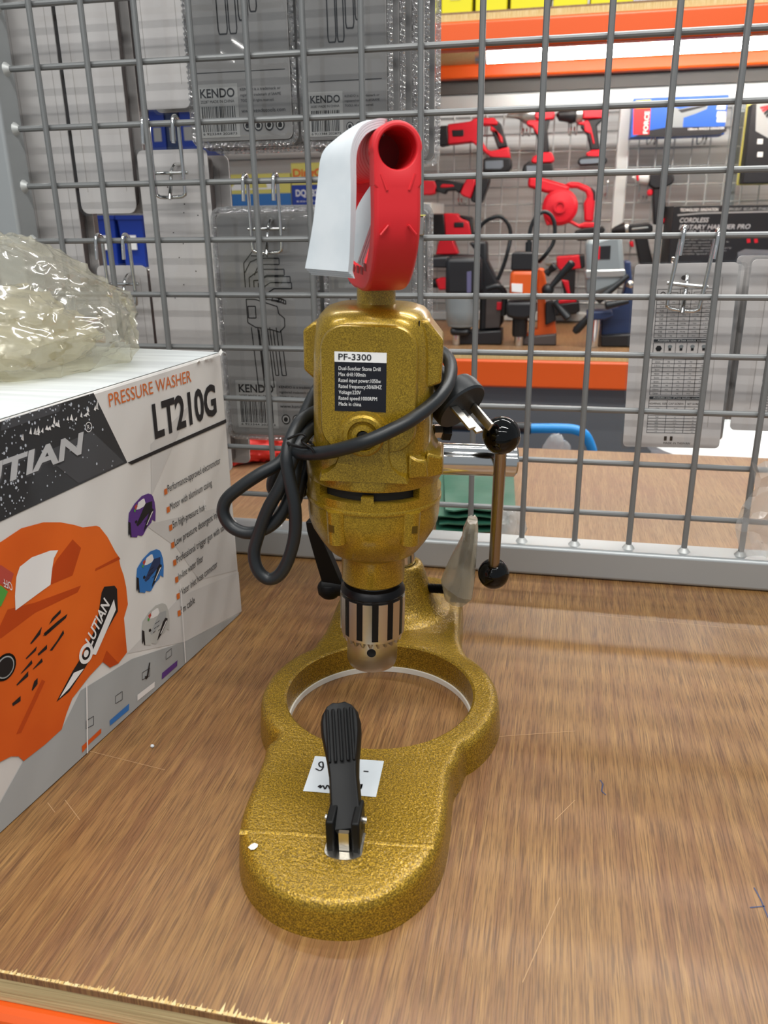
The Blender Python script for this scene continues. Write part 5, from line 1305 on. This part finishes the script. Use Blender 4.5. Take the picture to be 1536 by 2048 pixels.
slab(t, 'control_panel', 'card_side', z4([(548, 830), (670, 830), (650, 1055), (540, 1060)]), MY+.026, .01, bevel=.001)
slab(t, 'switch', 'tool_red', z4([(630, 860), (668, 860), (664, 920), (628, 920)]), MY+.022, .012, bevel=.001)
slab(t, 'magnet_base', 'tool_dark', z4([(345, 1090), (500, 1075), (670, 1065), (672, 1170), (480, 1205), (345, 1200)]), MY+.04, .085, bevel=.003, ground=True)
slab(t, 'spindle', 'tool_dark', z4([(275, 1050), (430, 1060), (420, 1110), (280, 1110)]), MY, .06, bevel=.01)
a = AY(*Z4(318, 1110), MY-.002)
MB('chrome').cyl((a.x, MY-.002, .0006), (a.x, MY-.002, a.z), .0115, n=20).build('cutter', t)
tube_px(t, 'cable', 'black_rubber', [(*Z4(455, 350), MY+.06), (*Z4(520, 260), MY+.06), (*Z4(590, 215), MY+.05), (*Z4(660, 205), MY+.05), (*Z4(715, 260), MY+.05), (*Z4(735, 345), MY+.05), (*Z4(715, 460), MY+.04), (*Z4(680, 580), MY+.04), (*Z4(635, 690), MY+.04)], .0052)
tube_px(t, 'feed_handle', 'black_rubber', [(*Z4(550, 760), MY-.01), (*Z4(640, 740), MY-.01), (*Z4(690, 800), MY), (*Z4(680, 960), MY+.01)], .007)
t = tool('magnetic_drill', 'orange magnetic drill with black cap in the middle of the far deck', 'magnetic drill', 1060, 690, MY, .0006)
slab(t, 'motor_cap', 'tool_dark', z4([(750, 485), (770, 472), (930, 472), (945, 490), (942, 610), (742, 610)]), MY, .08, bevel=.012)
slab(t, 'motor', 'mag_orange', z4([(738, 606), (945, 606), (935, 818), (728, 818)]), MY, .082, bevel=.012)
slab(t, 'motor_sticker', 'label_white', z4([(748, 708), (832, 712), (830, 778), (750, 770)]), MY, .084, bevel=.0005)
slab(t, 'gear_head', 'tool_dark', z4([(705, 850), (935, 845), (930, 960), (845, 985), (765, 980), (705, 960)]), MY, .075, bevel=.008)
turned_z(t, 'spindle', 'tool_dark', Z4(802, 0)[0], Z4(0, 1122)[1], Z4(0, 960)[1], [(.018, 0), (.020, .1), (.020, 1)])
a = AY(*Z4(800, 1122), MY)
MB('chrome').cyl((a.x, MY, .0006), (a.x, MY, a.z), .0125, n=20).build('cutter', t)
slab(t, 'slide_frame', 'mag_orange', z4([(945, 600), (990, 605), (1010, 730), (1000, 850), (1010, 990), (1060, 920), (1085, 1085), (1085, 1110), (850, 1115), (880, 1080), (940, 1060)]), MY+.05, .06, bevel=.004)
slab(t, 'magnet_base', 'card_side', z4([(835, 1115), (1085, 1090), (1085, 1175), (900, 1210), (835, 1200)]), MY+.045, .085, bevel=.003, ground=True)
slab(t, 'switch_box', 'tool_dark', z4([(1000, 860), (1060, 840), (1085, 1000), (1000, 1040)]), MY+.012, .02)
for k, (p0, p1) in enumerate((((1020, 770), (1215, 550)), ((1070, 860), (1180, 990)), ((1010, 640), (1080, 580)))):
    a = AY(*Z4(*p0), MY-.01); b = AY(*Z4(*p1), MY-.02)
    MB('black_rubber').lathe([(.010, 0), (.007, .012), (.0085, (b-a).length*.5), (.0105, (b-a).length*.95), (.006, (b-a).length)], a, b-a, 20).build('feed_handle', t, 35)
a = AY(*Z4(1020, 765), MY); MB('black_rubber').ball((a.x, MY-.005, a.z), .016).build('feed_hub', t)
tube_px(t, 'cable', 'black_rubber', [(*Z4(873, 470), MY), (*Z4(876, 400), MY), (*Z4(890, 290), MY), (*Z4(935, 200), MY), (*Z4(1000, 168), MY), (*Z4(1055, 210), MY), (*Z4(1075, 300), MY), (*Z4(1060, 410), MY), (*Z4(1000, 500), MY), (*Z4(955, 550), MY+.02)], .0052)
tube_px(t, 'cable_sleeve', 'black_rubber', [(*Z4(873, 475), MY), (*Z4(874, 400), MY)], .0085)
t = tool('magnetic_drill', 'grey and navy magnetic drill at the right of the orange one, beside the table card', 'magnetic drill', 1220, 695, MY, .0006)
Z5 = lambda x, y: z5([(x, y)])[0]
slab(t, 'motor', 'tool_grey', z5([(10, 420), (170, 380), (270, 385), (290, 690), (300, 800), (10, 910), (-40, 900), (-40, 430)]), MY, .09, bevel=.012)
slab(t, 'rating_plate', 'ink', z5([(62, 480), (172, 474), (165, 590), (58, 592)]), MY, .092, bevel=.0005)
slab(t, 'rating_strip', 'tool_red', z5([(62, 480), (82, 479), (78, 591), (58, 592)]), MY, .0926, bevel=.0005)
slab(t, 'motor_band', 'tool_silver', z5([(-45, 680), (295, 672), (300, 745), (-45, 755)]), MY, .096, bevel=.004)
slab(t, 'slide_column', 'navy', z5([(290, 610), (345, 610), (365, 900), (365, 1240), (90, 1255), (95, 1040), (250, 1000), (300, 820)]), MY+.06, .06, bevel=.004)
slab(t, 'gear_head', 'navy', z5([(-30, 1040), (185, 1030), (200, 1080), (120, 1110), (-30, 1110)]), MY, .07, bevel=.004)
a = AY(*Z5(42, 1080), MY)
MB('chrome').cyl((a.x, MY, .0006), (a.x, MY, a.z), .0165, n=24).build('cutter', t)
slab(t, 'magnet_base', 'tool_dark', z5([(90, 1240), (360, 1225), (360, 1330), (200, 1375), (85, 1370)]), MY+.04, .085, bevel=.003, ground=True)
for p0, p1 in (((330, 740), (60, 960)), ((330, 960), (130, 1000))):
    a = AY(*Z5(*p0), MY-.05); b = AY(*Z5(*p1), MY-.06)
    MB('black_rubber').lathe([(.006, 0), (.0085, (b-a).length*.6), (.0100, (b-a).length*.95), (.006, (b-a).length)], a, b-a, 18).build('feed_handle', t, 35)
a = AY(*Z5(345, 815), MY-.02); MB('chrome').ball((a.x, MY-.02, a.z), .010).build('lock_knob', t)
a = AY(1148, 665, MY); b = AY(1182, 630, MY)
MB('black_rubber').lathe([(.007, 0), (.011, .01), (.009, (b-a).length)], a, b-a, 18).build('feed_grip', t, 35)
MB('black_rubber').tube([b, AY(1200, 640, MY)], .005, 8).build('feed_arm', t)

# ---- black carton, blue carton on the far deck
hb2 = thing('tool_box', 'black carton for a cordless rotary hammer at the right of the far deck', 'box', AY(1440, 545, 2.45))
hy = 2.50
a = AY(1347, 412, hy); c = AY(1347, 545, hy)
hbz = .0006
MB('tool_dark').box((a.x, hy, hbz+.115), (a.x+.62, hy+.20, a.z)).build('carton_body', hb2, bevel=.002)
hp = MB('label_white')
def ht(m, t, x0, x1, yb_, hpx, shear=0., bold=.02):
    p = AY(x0, yb_, hy); q = AY(x1, yb_, hy); r_ = AY(x0, yb_-hpx, hy)
    hp.m(m).text(t, (p.x, hy-.0008, p.z), UX, UZ, width=q.x-p.x, height=r_.z-p.z, shear=shear, bold=bold)
ht('label_white', 'TECHNOLOGY. INNOVATION', 1360, 1436, 423, 6)
ht('print_grey', 'EFFICIENT. SECURITY. STABLE', 1456, 1536, 421, 5)
ht('print_silver', 'CORDLESS', 1359, 1417, 445, 9, .2)
ht('print_silver', 'ROTARY HAMMER PRO', 1358, 1500, 459, 9, .2)
ht('print_silver', '18V/20, 2016', 1360, 1420, 469, 7, .1)
for k in range(6): ht('print_grey', 'Variable speed rotary hammer drill'[:28-(k*5) % 9], 1358, 1440 + (k*17) % 28, 480 + k*5.8, 3.2, 0, 0)
hp.m('print_grey').poly([Vector((p.x, hy-.0006, p.z)) for p in [AY(x, y_, hy) for x, y_ in ((1355, 429), (1400, 425), (1560, 421), (1560, 424), (1400, 428), (1355, 432))]])
for x in (1497, 1512): hp.m('tool_red').poly([Vector((p.x, hy-.0008, p.z)) for p in [AY(x+dx, 482+dy, hy) for dx, dy in ((-4, -4), (3, -5), (4, 3), (-3, 4))]])
hp.m('panel_grey').poly([Vector((p.x, hy-.0006, p.z)) for p in [AY(x, y_, hy) for x, y_ in ((1478, 540), (1475, 505), (1490, 498), (1536, 500), (1560, 520), (1560, 530), (1500, 525), (1490, 540))]])
hp.build('printed_front', hb2, None)
st2 = thing('tool_box', 'blue and white tool carton under the black hammer carton, behind the table cards', 'box', AY(1480, 690, 2.45))
a = AY(1440, 545, hy)
MB('blue_box').box((a.x-.08, hy-.10, .0006), (a.x+.50, hy+.20, .115)).build('carton_body', st2, bevel=.002)
gq2 = MB('white_plastic'); 
def bq(m, pts, k=.0006): gq2.m(m).poly([Vector((p.x, hy-.10-k, min(max(p.z, .001), .1149))) for p in [AY(x, y_, hy-.10) for x, y_ in pts]])
bq('white_plastic', [(1440, 540), (1560, 540), (1560, 572), (1440, 572)]); bq('tool_dark', [(1455, 578), (1560, 578), (1560, 606), (1450, 606)], .0008); bq('tool_grey', [(1474, 560), (1490, 550), (1500, 566), (1480, 570)], .001); bq('tool_dark', [(1470, 625), (1480, 622), (1500, 650), (1490, 680), (1478, 672), (1484, 650)], .001); bq('tool_dark', [(1440, 682), (1560, 680), (1560, 700), (1440, 700)], .0008)
gq2.build('printed_front', st2, None)

# ---- left bay of the far rack: bins, shelf, boxes
for k, (x0, x1, y0, y1, lab) in enumerate(((175, 235, 430, 535, 'blue storage bin seen in the gap left of the wide grey card'), (236, 292, 430, 535, 'blue storage bin next to the wide grey card, right of its twin'))):
    a = AY(x0, y1, 2.3); b = AY(x1, y0, 2.3); a.x = AY(x0, 480, 2.3).x; b.x = AY(x1, 480, 2.3).x
    o = thing('storage_bin', lab, 'bin', ((a.x+b.x)/2, 2.38, a.z), 'blue bins on the middle shelf')
    mb = MB('blue_bin'); mb.loft([[(x, y_, z) for x, y_ in ((a.x+.004+i_, 2.30+i_), (b.x-.004-i_, 2.30+i_), (b.x-.004-i_, 2.46-i_), (a.x+.004+i_, 2.46-i_))] for z, i_ in ((a.z, .008), (b.z, 0), (b.z, .004), (a.z+.006, .012))]); mb.build('bin_body', o, None, bevel=.002)
    MB('blue_bin').box((a.x+.001, 2.296, b.z-.012), (b.x-.001, 2.3035, b.z)).build('rim', o, bevel=.001)
    MB('label_white').box((a.x+.03, 2.2972, a.z+.05), (b.x-.03, 2.2985, a.z+.09)).build('label_card', o)
zs = AY(230, 535, 2.3).z
tag(MB('far_frame').box((-2.1, 2.26, zs-.028), (-1.10, 2.62, zs-.0006)).build('shelf_board', bevel=.002), 'grey shelf under the blue bins across the aisle at the left', 'shelf')
zs2 = AY(540, 411, 2.4).z
tag(MB('far_frame').box((-1.10, 2.36, zs2-.03), (-.36, 2.62, zs2-.0006)).build('shelf_board', bevel=.002), 'pale shelf carrying the yellow and blue cartons across the aisle', 'shelf')
for (x0, x1, y0, lab, top, bot, word) in ((447, 580, 346, 'pale yellow carton with blue foot, seen under the clamshell stack', 'yellow_card', 'print_blue', None), (585, 668, 324, 'yellow and blue carton with red lettering, left of the white leaflet', 'yellow_card', 'blue_bin', 1)):
    a = AY(x0, 411, 2.4); b = AY(x1, y0, 2.4)
    o = thing('tool_box', lab, 'box', ((a.x+b.x)/2, 2.45, zs2))
    MB(top).box((a.x, 2.40, zs2), (b.x, 2.54, b.z)).build('carton_body', o, bevel=.002)
    q = MB(bot); zm = zs2 + (b.z-zs2)*(.48 if word else .38)
    q.poly([(a.x, 2.3992, zs2), (b.x, 2.3992, zs2), (b.x, 2.3992, zm), (a.x, 2.3992, zm)])
    if word:
        q.m('print_orange').text('DingCh', (a.x+.006, 2.399, zm+.022), UX, UZ, width=(b.x-a.x)*.80, height=.020, bold=.03)
        q.m('label_white').text('DQKB20', (a.x+.012, 2.3985, zm-.030), UX, UZ, width=(b.x-a.x)*.6, height=.017, bold=.03)
        q.text('tools', (a.x+.012, 2.3985, zm-.046), UX, UZ, width=(b.x-a.x)*.5, height=.006)
    else:
        q.m('label_white'); q.poly([(a.x+.02, 2.3988, zm+.01), (b.x-.03, 2.3988, zm+.012), (b.x-.06, 2.3988, b.z-.02), (a.x+.05, 2.3988, b.z-.018)])
        q.m('yellow_card').poly([(a.x+.06, 2.3985, zm+.014), (b.x-.07, 2.3985, zm+.016), (b.x-.08, 2.3985, zm+.05), (a.x+.09, 2.3985, zm+.045)])
    q.build('printed_front', o, None)
a = AY(280, 335, 2.3); b = AY(400, 205, 2.3)
zs3 = a.z - .02
tag(MB('far_frame').box((-2.1, 2.28, zs3-.025), (-1.02, 2.62, zs3-.0006)).build('shelf_board', bevel=.002), 'shelf behind the upper left hook carrying dark blue boxes', 'shelf')
for k, (x0, x1, m, lab) in enumerate(((268, 302, 'yellow_card', 'yellow carton left of the dark blue boxes behind the upper left hook'), (303, 334, 'blue_bin', 'deep blue box directly behind the upper left hook'), (335, 362, 'navy', 'darkest navy box between two blue ones behind the upper left hook'), (363, 410, 'blue_bin', 'deep blue box beside the left clamshell edge'))):
    p = AY(x0, 300, 2.3); q = AY(x1, 300, 2.3)
    o = thing('tool_box', lab, 'box', ((p.x+q.x)/2, 2.36, zs3))
    MB(m).box((p.x+.001, 2.30, zs3), (q.x-.001, 2.44, zs3+.20)).build('carton_body', o, bevel=.002)
    MB('print_grey').box((p.x+.012, 2.2990, zs3+.085), (q.x-.012, 2.2996, zs3+.12)).build('label_card', o)

# ---- trolley handle in the aisle with clear bag, white tub
tr = thing('trolley', 'blue bent tube handle of a trolley standing in the aisle', 'trolley', (.01, 1.42, -.9))
ty = 1.40
mb = MB('blue_tube'); pts = spline([AY(1058, 857, ty), AY(1120, 857, ty), AY(1152, 860, ty), AY(1172, 872, ty), AY(1184, 898, ty)], 6)
pts += [Vector((pts[-1].x+.008, ty, pts[-1].z-.05)), Vector((pts[-1].x+.012, ty, -.80))]
mb.tube(pts, .0085, 14); mb.build('handle_tube', tr, 60)
a = AY(1062, 857, ty); MB('black_rubber').cyl((a.x-.25, ty, a.z), (a.x, ty, a.z), .0105, n=16).build('hand_grip', tr)
MB('blue_tube').tube([(a.x-.25, ty, a.z), (a.x-.33, ty, a.z-.03), (a.x-.34, ty, -.80)], .0085, 12).build('handle_tube', tr, 60)
MB('blue_tube').box((a.x-.38, ty-.05, -.82), (a.x+.14, ty+.38, -.79)).build('platform', tr, bevel=.004)
for s_ in (-.33, .09):
    for q in (0, .3):
        MB('black_rubber').cyl((a.x+s_-.015, ty+q, -.86), (a.x+s_+.015, ty+q, -.86), .0395, n=24).build('wheel', tr)
p = AY(1115, 880, ty)
bg = crumple('plastic_bag', (p.x, ty-.042, p.z-.07), .030, .020, .055, 'haze_film', .35, 9, 4, 12.)
tag(bg, 'clear plastic bag tied to the blue trolley handle', 'plastic bag')
wt2 = thing('tub', 'white plastic tub with rounded lid in the aisle at the right', 'tub', (.42, 1.55, -.9))
a = AY(1480, 862, 1.45)
zt = a.z
wtm = MB('white_plastic'); cx = AY(1500, 880, 1.5).x
wtm.lathe([(.13, -.9), (.15, -.895), (.165, zt-.04)], (cx, 1.5, 0), n=40); wtm.build('tub_body', wt2)
MB('white_plastic').lathe([(.175, zt-.045), (.178, zt-.03), (.15, zt-.010), (.11, zt-.002), (.06, zt), (.001, zt)], (cx, 1.5, 0), n=48).build('lid', wt2)
